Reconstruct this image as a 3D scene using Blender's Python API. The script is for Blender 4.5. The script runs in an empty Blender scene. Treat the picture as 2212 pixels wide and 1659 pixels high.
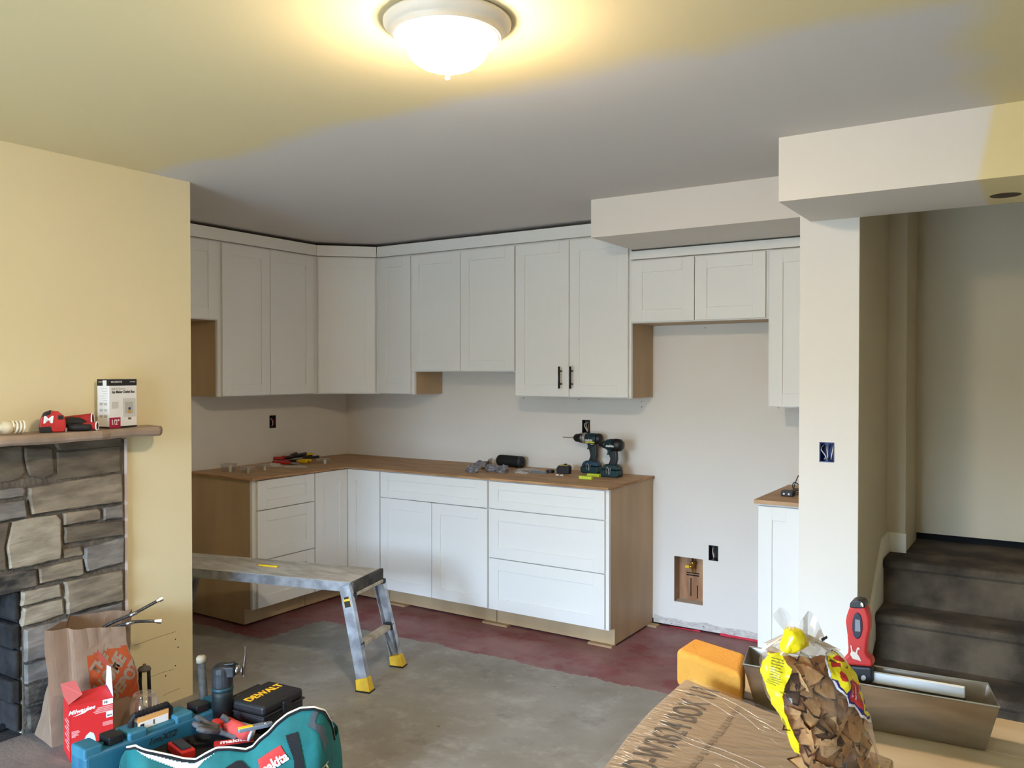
import bpy, bmesh, math, random
from mathutils import Vector, Matrix, noise
random.seed(7)
SC = bpy.context.scene
COL = SC.collection
PI = math.pi

# ------------------------------------------------------------------ camera
F_PX, W_PX, H_PX = 1799.0, 2212.0, 1659.0
YAW, PITCH, CAM_Z = math.radians(33.0), math.radians(0.81), 1.54
cd = bpy.data.cameras.new('camera'); cam = bpy.data.objects.new('camera', cd); COL.objects.link(cam)
cd.sensor_width = 36.0; cd.lens = 36.0 * F_PX / W_PX; cd.clip_start = 0.05
cam.location = (0, 0, CAM_Z); cam.rotation_euler = (PI / 2 - PITCH, 0, YAW)
SC.camera = cam
FW = Vector((-math.sin(YAW) * math.cos(PITCH), math.cos(YAW) * math.cos(PITCH), -math.sin(PITCH)))
RT = Vector((math.cos(YAW), math.sin(YAW), 0)); UP = RT.cross(FW); CO = Vector((0, 0, CAM_Z))

def ray(x, y): return FW + RT * ((x - W_PX / 2) / F_PX) - UP * ((y - H_PX / 2) / F_PX)
def P(x, y, ax, v):
    """the point of the plane axis=v seen at photo position x, y (used to survey the place)"""
    d = ray(x, y); return CO + d * ((v - CO[ax]) / d[ax])
def PP(x, y, p0, n):
    d = ray(x, y); return CO + d * ((p0 - CO).dot(n) / d.dot(n))
def PD(x, y, depth): return CO + ray(x, y) * depth

# ------------------------------------------------------------------ view
vs = SC.view_settings
vs.view_transform = 'Standard'; vs.look = 'None'; vs.gamma = 1; vs.exposure = 2.45; vs.use_curve_mapping = False
SC.cycles.max_bounces = 10; SC.cycles.diffuse_bounces = 6; SC.cycles.transparent_max_bounces = 16
SC.cycles.sample_clamp_indirect = 6

# ------------------------------------------------------------------ daylight: sky beyond the patio opening behind the camera
SKY_STRENGTH = 12.5
LAMP_STRENGTH = 58.0
world = bpy.data.worlds.new('sky'); SC.world = world; world.use_nodes = True
nt = world.node_tree; nt.nodes.clear()
wo = nt.nodes.new('ShaderNodeOutputWorld'); bg = nt.nodes.new('ShaderNodeBackground')
tc = nt.nodes.new('ShaderNodeTexCoord'); sx = nt.nodes.new('ShaderNodeSeparateXYZ'); cr = nt.nodes.new('ShaderNodeValToRGB')
mp = nt.nodes.new('ShaderNodeMapRange'); mp.inputs[1].default_value = -0.2; mp.inputs[2].default_value = 0.6
nt.links.new(tc.outputs['Generated'], sx.inputs[0]); nt.links.new(sx.outputs[2], mp.inputs[0])
nt.links.new(mp.outputs[0], cr.inputs[0]); nt.links.new(cr.outputs[0], bg.inputs[0]); nt.links.new(bg.outputs[0], wo.inputs[0])
e = cr.color_ramp.elements
e[0].position = 0.0; e[0].color = (0.05, 0.055, 0.05, 1)
e[1].position = 1.0; e[1].color = (0.50, 0.715, 1.0, 1)
a = e.new(0.31); a.color = (0.07, 0.08, 0.075, 1)
a = e.new(0.40); a.color = (0.52, 0.725, 1.0, 1)
bg.inputs[1].default_value = SKY_STRENGTH
WIN = (-2.75, -0.95, 0.02, 2.05); WIN_Y = -2.2
pl = bpy.data.lights.new('daylight_portal', 'AREA'); pl.shape = 'RECTANGLE'
pl.size = WIN[1] - WIN[0]; pl.size_y = WIN[3] - WIN[2]; pl.cycles.is_portal = True
po = bpy.data.objects.new('daylight_portal', pl); COL.objects.link(po)
po.location = ((WIN[0] + WIN[1]) / 2, WIN_Y - 0.02, (WIN[2] + WIN[3]) / 2); po.rotation_euler = (PI / 2, 0, 0)

# ------------------------------------------------------------------ materials
def lin(c):
    return tuple(((v / 255) / 12.92 if v / 255 <= 0.04045 else ((v / 255 + 0.055) / 1.055) ** 2.4) for v in c) + (1,)
MATS = {}
def mat(name, rgb, rough=0.6, metal=0.0, var=0.0, vscale=8.0, bump=0.0, bscale=60.0, coat=0.0, rgb2=None,
        stretch=(1, 1, 1), emit=0.0, trans=0.0, alpha=1.0, detail=4.0, sheen=0.0):
    if name in MATS: return MATS[name]
    m = bpy.data.materials.new(name); m.use_nodes = True; n = m.node_tree; b = n.nodes['Principled BSDF']
    b.inputs['Roughness'].default_value = rough; b.inputs['Metallic'].default_value = metal
    b.inputs['Base Color'].default_value = lin(rgb)
    if coat: b.inputs['Coat Weight'].default_value = coat; b.inputs['Coat Roughness'].default_value = 0.12
    if sheen: b.inputs['Sheen Weight'].default_value = sheen
    if trans: b.inputs['Transmission Weight'].default_value = trans
    if alpha < 1: b.inputs['Alpha'].default_value = alpha
    if emit:
        b.inputs['Emission Color'].default_value = lin(rgb); b.inputs['Emission Strength'].default_value = emit
    if var or rgb2 or bump:
        t = n.nodes.new('ShaderNodeTexCoord'); mpn = n.nodes.new('ShaderNodeMapping')
        mpn.inputs['Scale'].default_value = stretch; n.links.new(t.outputs['Object'], mpn.inputs[0])
    if var or rgb2:
        nz = n.nodes.new('ShaderNodeTexNoise'); nz.inputs['Scale'].default_value = vscale; nz.inputs['Detail'].default_value = detail
        n.links.new(mpn.outputs[0], nz.inputs['Vector'])
        rp = n.nodes.new('ShaderNodeValToRGB'); n.links.new(nz.outputs[0], rp.inputs[0])
        c1 = lin(rgb); c2 = lin(rgb2) if rgb2 else tuple(min(1, c * (1 - var)) for c in c1[:3]) + (1,)
        rp.color_ramp.elements[0].position = 0.38; rp.color_ramp.elements[0].color = c2
        rp.color_ramp.elements[1].position = 0.64; rp.color_ramp.elements[1].color = c1
        n.links.new(rp.outputs[0], b.inputs['Base Color'])
    if bump:
        nb = n.nodes.new('ShaderNodeTexNoise'); nb.inputs['Scale'].default_value = bscale; nb.inputs['Detail'].default_value = 3
        n.links.new(mpn.outputs[0], nb.inputs['Vector'])
        bp = n.nodes.new('ShaderNodeBump'); bp.inputs['Strength'].default_value = bump; bp.inputs['Distance'].default_value = 0.01
        n.links.new(nb.outputs[0], bp.inputs['Height']); n.links.new(bp.outputs[0], b.inputs['Normal'])
    MATS[name] = m
    return m

def film(name, tint=(235, 235, 238), clear=0.8, rough=0.12, haze=0.5):
    """thin clear plastic: mostly see-through with a gloss; haze = share of milky scatter in what is not clear"""
    m = bpy.data.materials.new(name); m.use_nodes = True; n = m.node_tree; n.nodes.clear()
    o = n.nodes.new('ShaderNodeOutputMaterial'); mx = n.nodes.new('ShaderNodeMixShader'); m2 = n.nodes.new('ShaderNodeMixShader')
    tr = n.nodes.new('ShaderNodeBsdfTransparent'); gl = n.nodes.new('ShaderNodeBsdfGlossy'); df = n.nodes.new('ShaderNodeBsdfDiffuse')
    gl.inputs['Roughness'].default_value = rough; gl.inputs['Color'].default_value = (1, 1, 1, 1); df.inputs['Color'].default_value = lin(tint)
    m2.inputs[0].default_value = haze; n.links.new(gl.outputs[0], m2.inputs[1]); n.links.new(df.outputs[0], m2.inputs[2])
    lw = n.nodes.new('ShaderNodeLayerWeight'); lw.inputs[0].default_value = 0.28
    mr = n.nodes.new('ShaderNodeMapRange'); mr.inputs[3].default_value = 1 - clear; mr.inputs[4].default_value = min(1, 1 - clear + 0.45)
    n.links.new(lw.outputs['Fresnel'], mr.inputs[0]); n.links.new(mr.outputs[0], mx.inputs[0])
    n.links.new(tr.outputs[0], mx.inputs[1]); n.links.new(m2.outputs[0], mx.inputs[2]); n.links.new(mx.outputs[0], o.inputs[0])
    MATS[name] = m
    return m

white_paint = mat('white_primer_wall', (226, 221, 213), 0.75, var=0.03, vscale=1.5, bump=0.03, bscale=120)
cab_white = mat('cabinet_white', (228, 226, 221), 0.42, var=0.015, vscale=3)
brown_ply = mat('cabinet_side_veneer', (188, 160, 122), 0.5, var=0.16, vscale=5, stretch=(1, 1, 0.3))
ply_top = mat('plywood_top', (196, 160, 122), 0.65, rgb2=(172, 138, 104), vscale=4, stretch=(1, 4, 1), bump=0.05)
ply_edge = mat('plywood_edge', (196, 152, 104), 0.7, rgb2=(140, 100, 64), vscale=20, stretch=(0.3, 0.3, 8))
black_plastic = mat('black_plastic', (24, 25, 28), 0.45, var=0.3, vscale=30)
dark_plastic = mat('dark_grey_plastic', (48, 50, 54), 0.55, var=0.2, vscale=20)
black_metal = mat('black_metal', (22, 20, 19), 0.35, 0.3)
teal_dark = mat('teal_tool_plastic', (10, 52, 58), 0.45, var=0.3, vscale=14)
teal_bag = mat('teal_bag_fabric', (10, 104, 104), 0.8, var=0.3, vscale=9, bump=0.25, bscale=30)
black_fabric = mat('black_bag_fabric', (16, 17, 20), 0.9, bump=0.4, bscale=160)
blue_case = mat('blue_case_plastic', (16, 82, 108), 0.5, rgb2=(34, 94, 116), vscale=7, bump=0.08, bscale=40)
blue_case_light = mat('blue_case_pale_top', (48, 108, 128), 0.6, rgb2=(30, 94, 118), vscale=9)  # paler blue for the raised top blocks and the handle recess
steel = mat('steel', (190, 190, 192), 0.3, 1.0, var=0.1, vscale=30)
alu = mat('aluminium', (196, 199, 206), 0.38, 0.75, rgb2=(150, 152, 158), vscale=16, stretch=(1, 1, 1))
alu_dirty = mat('dusty_platform_top', (204, 200, 192), 0.8, 0.0, rgb2=(170, 165, 156), vscale=7, stretch=(1, 3, 1), bump=0.1)
brass = mat('brass', (196, 160, 70), 0.3, 0.9)
red_tool = mat('red_tool_plastic', (196, 40, 34), 0.42, var=0.15, vscale=20)
red_card = mat('red_card', (206, 40, 40), 0.55)
white_card = mat('white_card', (236, 234, 234), 0.6)
grey_card = mat('grey_print', (150, 148, 146), 0.6)
yellow_pl = mat('yellow_rubber', (232, 192, 30), 0.5, var=0.15, vscale=30)
lime = mat('lime_plastic', (206, 226, 60), 0.45)
sponge_m = mat('orange_sponge', (210, 152, 62), 0.9, rgb2=(200, 140, 52), vscale=14, bump=0.25, bscale=260)
kraft = mat('kraft_paper', (146, 120, 98), 0.8, var=0.12, vscale=6, bump=0.15, bscale=18)
kraft_in = mat('kraft_paper_inside', (120, 94, 70), 0.85, var=0.15, vscale=6)
orange_ink = mat('orange_ink', (170, 72, 24), 0.8, var=0.15, vscale=10)
text_black = mat('black_ink', (26, 24, 24), 0.6)
text_white = mat('white_ink', (240, 238, 238), 0.6)
text_yellow = mat('yellow_ink', (246, 190, 40), 0.5)
soot = mat('sooty_masonry', (20, 18, 18), 0.95, rgb2=(44, 42, 42), vscale=14, bump=0.4)
mortar = mat('mortar', (104, 94, 82), 0.95, rgb2=(84, 76, 66), vscale=20, bump=0.6, bscale=70)
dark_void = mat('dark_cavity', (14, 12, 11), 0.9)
wire_white = mat('white_wire', (225, 222, 215), 0.5)
wire_black = mat('black_wire', (20, 20, 20), 0.5)
wire_red = mat('red_wire', (190, 40, 40), 0.5)
wire_copper = mat('bare_copper_wire', (200, 150, 90), 0.35, 0.8)
blue_box = mat('blue_electrical_plastic', (26, 52, 120), 0.5)
dark_box = mat('dark_electrical_box', (30, 30, 34), 0.6)
stud_wood = mat('stud_wood', (188, 146, 108), 0.75, rgb2=(146, 102, 70), vscale=5, stretch=(3, 3, 0.6))
clear_film = film('clear_plastic', (238, 238, 240), 0.86)
foggy_film = film('foggy_plastic', (226, 224, 222), 0.5, 0.2)
silver_film = mat('grey_plastic_wrap', (160, 160, 168), 0.16, 0.55, var=0.35, vscale=24, bump=0.5, bscale=60)

def floor_material():
    m = bpy.data.materials.new('concrete_with_red_paint_band'); m.use_nodes = True; n = m.node_tree; b = n.nodes['Principled BSDF']
    L = n.links.new; N = n.nodes.new
    g = N('ShaderNodeTexCoord'); s = N('ShaderNodeSeparateXYZ'); L(g.outputs['Object'], s.inputs[0])
    def noi(scale, detail=5, rough=0.6):
        x = N('ShaderNodeTexNoise'); x.inputs['Scale'].default_value = scale; x.inputs['Detail'].default_value = detail
        x.inputs['Roughness'].default_value = rough; L(g.outputs['Object'], x.inputs['Vector']); return x
    def math_(op, a_, b_=None):
        x = N('ShaderNodeMath'); x.operation = op
        for k, v in enumerate((a_, b_)):
            if v is None: continue
            if isinstance(v, (int, float)): x.inputs[k].default_value = v
            else: L(v, x.inputs[k])
        return x.outputs[0]
    def ramp(v, p0, c0, p1, c1):
        x = N('ShaderNodeValToRGB'); L(v, x.inputs[0]); r = x.color_ramp.elements
        r[0].position = p0; r[0].color = c0; r[1].position = p1; r[1].color = c1; return x.outputs[0]
    big, mid, fine = noi(1.6), noi(6, 8, 0.7), noi(30, 6, 0.7)
    base = ramp(big.outputs[0], 0.35, lin((128, 121, 112)), 0.65, lin((154, 150, 144)))
    patch = ramp(mid.outputs[0], 0.50, (0, 0, 0, 1), 0.66, (1, 1, 1, 1))
    mx = N('ShaderNodeMix'); mx.data_type = 'RGBA'; L(math_('MULTIPLY', patch, 0.55), mx.inputs[0]); L(base, mx.inputs[6]); mx.inputs[7].default_value = lin((172, 170, 166))
    dk = ramp(noi(3.5, 8, 0.7).outputs[0], 0.30, (1, 1, 1, 1), 0.44, (0, 0, 0, 1))
    mx2 = N('ShaderNodeMix'); mx2.data_type = 'RGBA'; L(math_('MULTIPLY', dk, 0.6), mx2.inputs[0]); L(mx.outputs[2], mx2.inputs[6]); mx2.inputs[7].default_value = lin((92, 88, 84))
    # red paint: a band along the fitted run and the left run, ragged edge
    rag = math_('MULTIPLY', math_('SUBTRACT', mid.outputs[0], 0.5), 0.16)
    rag2 = math_('ADD', rag, math_('MULTIPLY', math_('SUBTRACT', fine.outputs[0], 0.5), 0.05))
    y = math_('ADD', s.outputs[1], rag2); x_ = math_('ADD', s.outputs[0], rag2)
    slope = math_('SUBTRACT', y, math_('MULTIPLY', math_('ADD', s.outputs[0], 2.5), 0.03))
    band1 = math_('GREATER_THAN', slope, 3.71)
    band2 = math_('MULTIPLY', math_('LESS_THAN', x_, -3.80), math_('GREATER_THAN', y, 3.22))
    red = math_('MAXIMUM', band1, band2)
    wearn = ramp(noi(4.5, 7, 0.65).outputs[0], 0.36, (0.35, 0.35, 0.35, 1), 0.56, (1, 1, 1, 1))
    redc = ramp(noi(5, 6).outputs[0], 0.40, lin((124, 60, 62)), 0.62, lin((142, 92, 92)))
    mx3 = N('ShaderNodeMix'); mx3.data_type = 'RGBA'; L(math_('MULTIPLY', red, math_('MAXIMUM', wearn, 0.8)), mx3.inputs[0]); L(mx2.outputs[2], mx3.inputs[6]); L(redc, mx3.inputs[7])
    vo = N('ShaderNodeTexVoronoi'); vo.inputs['Scale'].default_value = 5.5; L(g.outputs['Object'], vo.inputs['Vector'])
    spk = math_('LESS_THAN', math_('ADD', vo.outputs['Distance'], math_('MULTIPLY', fine.outputs[0], 0.08)), 0.085)
    mx4 = N('ShaderNodeMix'); mx4.data_type = 'RGBA'; L(math_('MULTIPLY', spk, 0.7), mx4.inputs[0]); L(mx3.outputs[2], mx4.inputs[6]); mx4.inputs[7].default_value = lin((84, 78, 72))
    L(mx4.outputs[2], b.inputs['Base Color']); b.inputs['Roughness'].default_value = 0.55
    bp = N('ShaderNodeBump'); bp.inputs['Strength'].default_value = 0.25; bp.inputs['Distance'].default_value = 0.004
    L(mid.outputs[0], bp.inputs['Height']); L(bp.outputs[0], b.inputs['Normal'])
    return m

def two_paint(name, c_a, c_b, axis_expr, soft=0.012):
    """wall/ceiling with an old paint (c_a) and a new primer (c_b); axis_expr(nodes) gives >0 where the primer is"""
    m = bpy.data.materials.new(name); m.use_nodes = True; n = m.node_tree; b = n.nodes['Principled BSDF']
    L = n.links.new; N = n.nodes.new
    g = N('ShaderNodeTexCoord'); s = N('ShaderNodeSeparateXYZ'); L(g.outputs['Object'], s.inputs[0])
    nz = N('ShaderNodeTexNoise'); nz.inputs['Scale'].default_value = 2.2; nz.inputs['Detail'].default_value = 2; L(g.outputs['Object'], nz.inputs['Vector'])
    def M(op, a_, b_=None):
        x = N('ShaderNodeMath'); x.operation = op
        for k, v in enumerate((a_, b_)):
            if v is None: continue
            if isinstance(v, (int, float)): x.inputs[k].default_value = v
            else: L(v, x.inputs[k])
        return x.outputs[0]
    fac = axis_expr(M, s.outputs[0], s.outputs[1], s.outputs[2], M('SUBTRACT', nz.outputs[0], 0.5))
    mr = N('ShaderNodeMapRange'); mr.inputs[1].default_value = -soft; mr.inputs[2].default_value = soft; L(fac, mr.inputs[0])
    mx = N('ShaderNodeMix'); mx.data_type = 'RGBA'; L(mr.outputs[0], mx.inputs[0]); mx.inputs[6].default_value = lin(c_a); mx.inputs[7].default_value = lin(c_b)
    L(mx.outputs[2], b.inputs['Base Color']); b.inputs['Roughness'].default_value = 0.8
    return m
YELLOW = (214, 198, 154)
def ceil_f(M, x, y, z, nz):
    main = M('SUBTRACT', M('ADD', y, M('MULTIPLY', nz, 0.30)), 2.26)
    corner = M('SUBTRACT', -0.19, M('ADD', x, M('MULTIPLY', nz, 0.25)))
    return M('MINIMUM', main, corner)
ceiling_m = two_paint('ceiling_paint', YELLOW, (204, 198, 192), ceil_f, 0.06)
soffit_m = two_paint('soffit_paint', (218, 200, 150), (216, 208, 198), lambda M, x, y, z, nz: M('SUBTRACT', -0.20, M('ADD', x, M('MULTIPLY', M('SUBTRACT', z, 2.3), -0.18))))
yellow_wall = mat('old_yellow_paint', (230, 214, 172), 0.7, var=0.03, vscale=1.2, bump=0.03, bscale=100)
hall_wall = mat('hall_paint', (206, 194, 168), 0.75, var=0.05, vscale=1.3)
carpet = mat('stair_carpet', (108, 94, 76), 1.0, rgb2=(62, 52, 41), vscale=5, bump=0.8, bscale=260)  # broad tone noise paints the mottled light into the carpet colour
hearth_m = mat('hearth_slab', (132, 120, 112), 0.8, rgb2=(108, 100, 96), vscale=6, bump=0.2)
slab_m = mat('mantel_sandstone', (172, 148, 128), 0.75, rgb2=(142, 122, 106), vscale=6, bump=0.35, bscale=25)
STONE = [mat('fieldstone_%s' % k, c, 0.85, rgb2=c2, vscale=7, stretch=(1, 1, 3.4), bump=0.9, bscale=11) for k, c, c2 in (
    ('tan', (150, 136, 116), (116, 104, 88)), ('grey', (136, 128, 120), (104, 98, 92)), ('dark', (112, 100, 84), (86, 76, 62)),
    ('pale', (168, 156, 136), (138, 126, 108)))]
stone_soot = mat('fieldstone_soot_stained', (112, 102, 90), 0.9, rgb2=(38, 36, 34), vscale=9, stretch=(1, 1, 2), bump=0.4)

# ------------------------------------------------------------------ mesh helpers
WM = {}
def tag(o, label=None, cat=None, group=None, kind=None):
    for k, v in (('label', label), ('category', cat), ('group', group), ('kind', kind)):
        if v: o[k] = v
    return o
def thing(name, label, cat, loc=(0, 0, 0), rz=0.0, group=None, rx=0.0, ry=0.0):
    o = bpy.data.objects.new(name, None); COL.objects.link(o)
    o.location = loc; o.rotation_euler = (rx, ry, rz); o.empty_display_size = 0.05
    WM[o.name] = Matrix.LocRotScale(Vector(loc), o.rotation_euler, None)
    return tag(o, label, cat, group)
def put(name, bm, m, parent=None, world=False, bevel=0.0, smooth=False, seg=2, label=None, cat=None, group=None, kind=None, sub=0):
    if parent is not None and world: bm.transform(WM[parent.name].inverted())
    loc = Vector((0, 0, 0))
    if parent is None and kind != 'structure' and bm.verts:
        xs = [v.co for v in bm.verts]
        loc = Vector(((min(v.x for v in xs) + max(v.x for v in xs)) / 2, (min(v.y for v in xs) + max(v.y for v in xs)) / 2, min(v.z for v in xs)))
        bm.transform(Matrix.Translation(-loc))
    bmesh.ops.recalc_face_normals(bm, faces=bm.faces)
    me = bpy.data.meshes.new(name); bm.to_mesh(me); bm.free()
    for mm in (m if isinstance(m, (list, tuple)) else [m]): me.materials.append(mm)
    if smooth:
        for p in me.polygons: p.use_smooth = True
    o = bpy.data.objects.new(name, me); COL.objects.link(o); o.location = loc
    if parent is not None: o.parent = parent; WM[o.name] = WM[parent.name]
    else: WM[o.name] = Matrix.Translation(loc)
    if bevel:
        b = o.modifiers.new('bevel', 'BEVEL'); b.width = bevel; b.segments = seg; b.limit_method = 'ANGLE'; b.angle_limit = 0.6
    if sub:
        s = o.modifiers.new('sub', 'SUBSURF'); s.levels = s.render_levels = sub
    return tag(o, label, cat, group, kind)
def copy_tree(o, parent=None):
    c = o.copy(); COL.objects.link(c)
    if parent is not None: c.parent = parent
    for ch in o.children: copy_tree(ch, c)
    return c
def B(): return bmesh.new()
def bx(bm, x0, x1, y0, y1, z0, z1, mi=0):
    vv = [bm.verts.new((x, y, z)) for z in (z0, z1) for y in (y0, y1) for x in (x0, x1)]
    for f in ((0, 2, 3, 1), (4, 5, 7, 6), (0, 1, 5, 4), (2, 6, 7, 3), (0, 4, 6, 2), (1, 3, 7, 5)):
        fa = bm.faces.new([vv[i] for i in f]); fa.material_index = mi
    return vv
def box(*a): bm = B(); bx(bm, *a); return bm
def obox(bm, c, ux, uy, uz, sx_, sy_, sz_, mi=0):
    """oriented box: centre c, unit axes, full sizes"""
    c = Vector(c); ux, uy, uz = Vector(ux).normalized(), Vector(uy).normalized(), Vector(uz).normalized()
    vv = [bm.verts.new(c + ux * (i * sx_ / 2) + uy * (j * sy_ / 2) + uz * (k * sz_ / 2)) for k in (-1, 1) for j in (-1, 1) for i in (-1, 1)]
    for f in ((0, 2, 3, 1), (4, 5, 7, 6), (0, 1, 5, 4), (2, 6, 7, 3), (0, 4, 6, 2), (1, 3, 7, 5)):
        bm.faces.new([vv[i] for i in f]).material_index = mi
def beam(bm, a, b, w, h, up=(0, 0, 1), mi=0):
    a, b = Vector(a), Vector(b); d = (b - a).normalized(); s = d.cross(Vector(up)).normalized(); u = s.cross(d)
    obox(bm, (a + b) / 2, d, s, u, (b - a).length, w, h, mi)
def prism(bm, pts, v, mi=0):
    """polygon pts (3-D) extruded by vector v"""
    v = Vector(v); a = [bm.verts.new(p) for p in pts]; b = [bm.verts.new(Vector(p) + v) for p in pts]
    n = len(pts)
    for f in (a[::-1], b): bm.faces.new(f).material_index = mi
    for i in range(n): bm.faces.new((a[i], a[(i + 1) % n], b[(i + 1) % n], b[i])).material_index = mi
def lathe(bm, prof, c=(0, 0, 0), axis='z', n=24, mi=0, sx_=1.0, sy_=1.0):
    c = Vector(c); rings = []
    for r, z in prof:
        ring = []
        for k in range(n):
            t = 2 * PI * k / n; x, y = r * math.cos(t) * sx_, r * math.sin(t) * sy_
            p = {'z': (x, y, z), 'x': (z, x, y), 'y': (x, z, y)}[axis]
            ring.append(bm.verts.new(c + Vector(p)))
        rings.append(ring)
    for a, b in zip(rings, rings[1:]):
        for k in range(n): bm.faces.new((a[k], a[(k + 1) % n], b[(k + 1) % n], b[k])).material_index = mi
    for r in (rings[0], rings[-1]):
        try: bm.faces.new(r).material_index = mi
        except ValueError: pass
def tube(bm, pts, r, n=8, mi=0, closed=False):
    pts = [Vector(p) for p in pts]; rings = []
    prev = None
    for i, p in enumerate(pts):
        d = (pts[min(i + 1, len(pts) - 1)] - pts[max(i - 1, 0)]).normalized()
        ref = Vector((0, 0, 1)) if abs(d.z) < 0.9 else Vector((1, 0, 0))
        s = d.cross(ref).normalized() if prev is None else (prev - d * prev.dot(d)).normalized()
        prev = s; u = d.cross(s)
        rr = r[i] if isinstance(r, (list, tuple)) else r
        rings.append([bm.verts.new(p + s * (rr * math.cos(2 * PI * k / n)) + u * (rr * math.sin(2 * PI * k / n))) for k in range(n)])
    for a, b in zip(rings, rings[1:]):
        for k in range(n): bm.faces.new((a[k], a[(k + 1) % n], b[(k + 1) % n], b[k])).material_index = mi
    for q in (rings[0], rings[-1]): bm.faces.new(q).material_index = mi
def smooth_path(pts, k=6):
    pts = [Vector(p) for p in pts]; out = []
    for i in range(len(pts) - 1):
        p0, p1, p2, p3 = pts[max(i - 1, 0)], pts[i], pts[i + 1], pts[min(i + 2, len(pts) - 1)]
        for j in range(k):
            t = j / k
            out.append(0.5 * ((2 * p1) + (p2 - p0) * t + (2 * p0 - 5 * p1 + 4 * p2 - p3) * t * t + (3 * p1 - p0 - 3 * p2 + p3) * t ** 3))
    out.append(pts[-1]); return out
def text_bm(s, size, extrude=0.0004, shear=0.0, bold=0.0, sx_=1.0, align='CENTER', spacing=1.0):
    cu = bpy.data.curves.new('text', 'FONT'); cu.body = s; cu.size = size; cu.extrude = extrude; cu.shear = shear
    cu.offset = bold; cu.align_x = align; cu.align_y = 'CENTER'; cu.resolution_u = 3; cu.space_character = spacing
    o = bpy.data.objects.new('text', cu); COL.objects.link(o)
    dg = bpy.context.evaluated_depsgraph_get(); me = bpy.data.meshes.new_from_object(o.evaluated_get(dg))
    bm = B(); bm.from_mesh(me); bpy.data.objects.remove(o); bpy.data.meshes.remove(me)
    for v in bm.verts: v.co.x *= sx_
    return bm
def place(bm, o, ux, uy, uz=None):
    """map local x,y,z of a mesh onto the frame o, ux, uy, uz"""
    o, ux, uy = Vector(o), Vector(ux).normalized(), Vector(uy).normalized()
    uz = Vector(uz).normalized() if uz else ux.cross(uy)
    for v in bm.verts: v.co = o + ux * v.co.x + uy * v.co.y + uz * v.co.z
    return bm
def inside(pt, poly):
    x, y = pt; c = False; n = len(poly)
    for i in range(n):
        x1, y1 = poly[i]; x2, y2 = poly[i - 1]
        if (y1 > y) != (y2 > y) and x < (x2 - x1) * (y - y1) / (y2 - y1) + x1: c = not c
    return c
def decal(polys, fn, step):
    """flat print as thin cells following a surface fn(x,y): the last polygon holding a cell gives its ink"""
    xs = [p[0] for q, _ in polys for p in q]; ys = [p[1] for q, _ in polys for p in q]
    bm = B(); cache = {}
    def V(i, j):
        if (i, j) not in cache: cache[(i, j)] = bm.verts.new(fn(x0 + i * step, y0 + j * step))
        return cache[(i, j)]
    x0, y0 = min(xs), min(ys)
    for i in range(int((max(xs) - x0) / step) + 1):
        for j in range(int((max(ys) - y0) / step) + 1):
            c = (x0 + (i + 0.5) * step, y0 + (j + 0.5) * step); mi = None
            for q, m_ in polys:
                if inside(c, q): mi = m_
            if mi is not None: bm.faces.new((V(i, j), V(i + 1, j), V(i + 1, j + 1), V(i, j + 1))).material_index = mi
    return bm
def S(name, bm, m, parent=None, **k): return put(name, bm, m, parent, kind='structure', **k)

def wallgrid(bm, axis, plane, thick, a0, a1, z0, z1, holes=()):
    """a wall skin with rectangular openings; axis 0: plane x=plane running in y; axis 1: plane y=plane running in x"""
    As = sorted({a0, a1, *[h[0] for h in holes], *[h[1] for h in holes]}); Zs = sorted({z0, z1, *[h[2] for h in holes], *[h[3] for h in holes]})
    for i in range(len(As) - 1):
        for j in range(len(Zs) - 1):
            ca, cz = (As[i] + As[i + 1]) / 2, (Zs[j] + Zs[j + 1]) / 2
            if any(h[0] < ca < h[1] and h[2] < cz < h[3] for h in holes): continue
            lo, hi = min(plane, plane + thick), max(plane, plane + thick)
            if axis == 0: bx(bm, lo, hi, As[i], As[i + 1], Zs[j], Zs[j + 1])
            else: bx(bm, As[i], As[i + 1], lo, hi, Zs[j], Zs[j + 1])

# ================================================================== THE SETTING
XL, YB, ZC = -4.613, 4.735, 2.44          # kitchen left wall, kitchen back wall, ceiling
XY = -3.434                                # face of the yellow chimney wall
S('floor', box(-4.8, 2.3, -2.3, 5.2, -0.05, 0.0), floor_material())
S('ceiling', box(-4.8, 2.3, -2.3, 5.2, ZC, ZC + 0.05), ceiling_m)
# outlets: (centre, half width) along each wall
o_left = P(589, 911, 0, XL); o_back = P(1266, 922, 1, YB); o_fridge = P(1541, 1195, 1, YB); o_post = P(1786, 977, 1, 3.76)
def hole(c, ax, w=0.058, h=0.09): v = c[1 - ax]; return (v - w / 2, v + w / 2, c[2] - h / 2, c[2] + h / 2)
bm = B(); wallgrid(bm, 0, XL, -0.013, 2.45, YB, 0, ZC, [hole(o_left, 0)]); S('wall_left_kitchen', bm, white_paint)
VH = (-1.908, -1.728, 0.158, 0.432)
bm = B(); wallgrid(bm, 1, YB, 0.013, -4.7, -0.70, 0.035, ZC, [hole(o_back, 1), hole(o_fridge, 1), VH]); S('wall_back', bm, white_paint)
bm = B(); bx(bm, -4.8, -0.7, YB + 0.10, YB + 0.14, 0, ZC); bx(bm, XL - 0.14, XL - 0.1, 2.4, 4.9, 0, ZC)
S('wall_outer', bm, dark_void)
# torn drywall foot with bare strip along the fridge bay
bare = mat('bare_drywall_foot', (214, 209, 202), 0.9, rgb2=(188, 182, 174), vscale=40, stretch=(1, 1, 3), bump=0.5)
bm = B()
N_ = 40
for i in range(N_):
    x0 = -2.04 + i * (0.82 / N_); x1 = x0 + 0.82 / N_; h = 0.052 + 0.014 * noise.noise(Vector((x0 * 9, 0, 0)))
    bx(bm, x0, x1, YB - 0.0025, YB + 0.012, 0.012, h)
S('trim_1', bm, bare)
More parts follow.
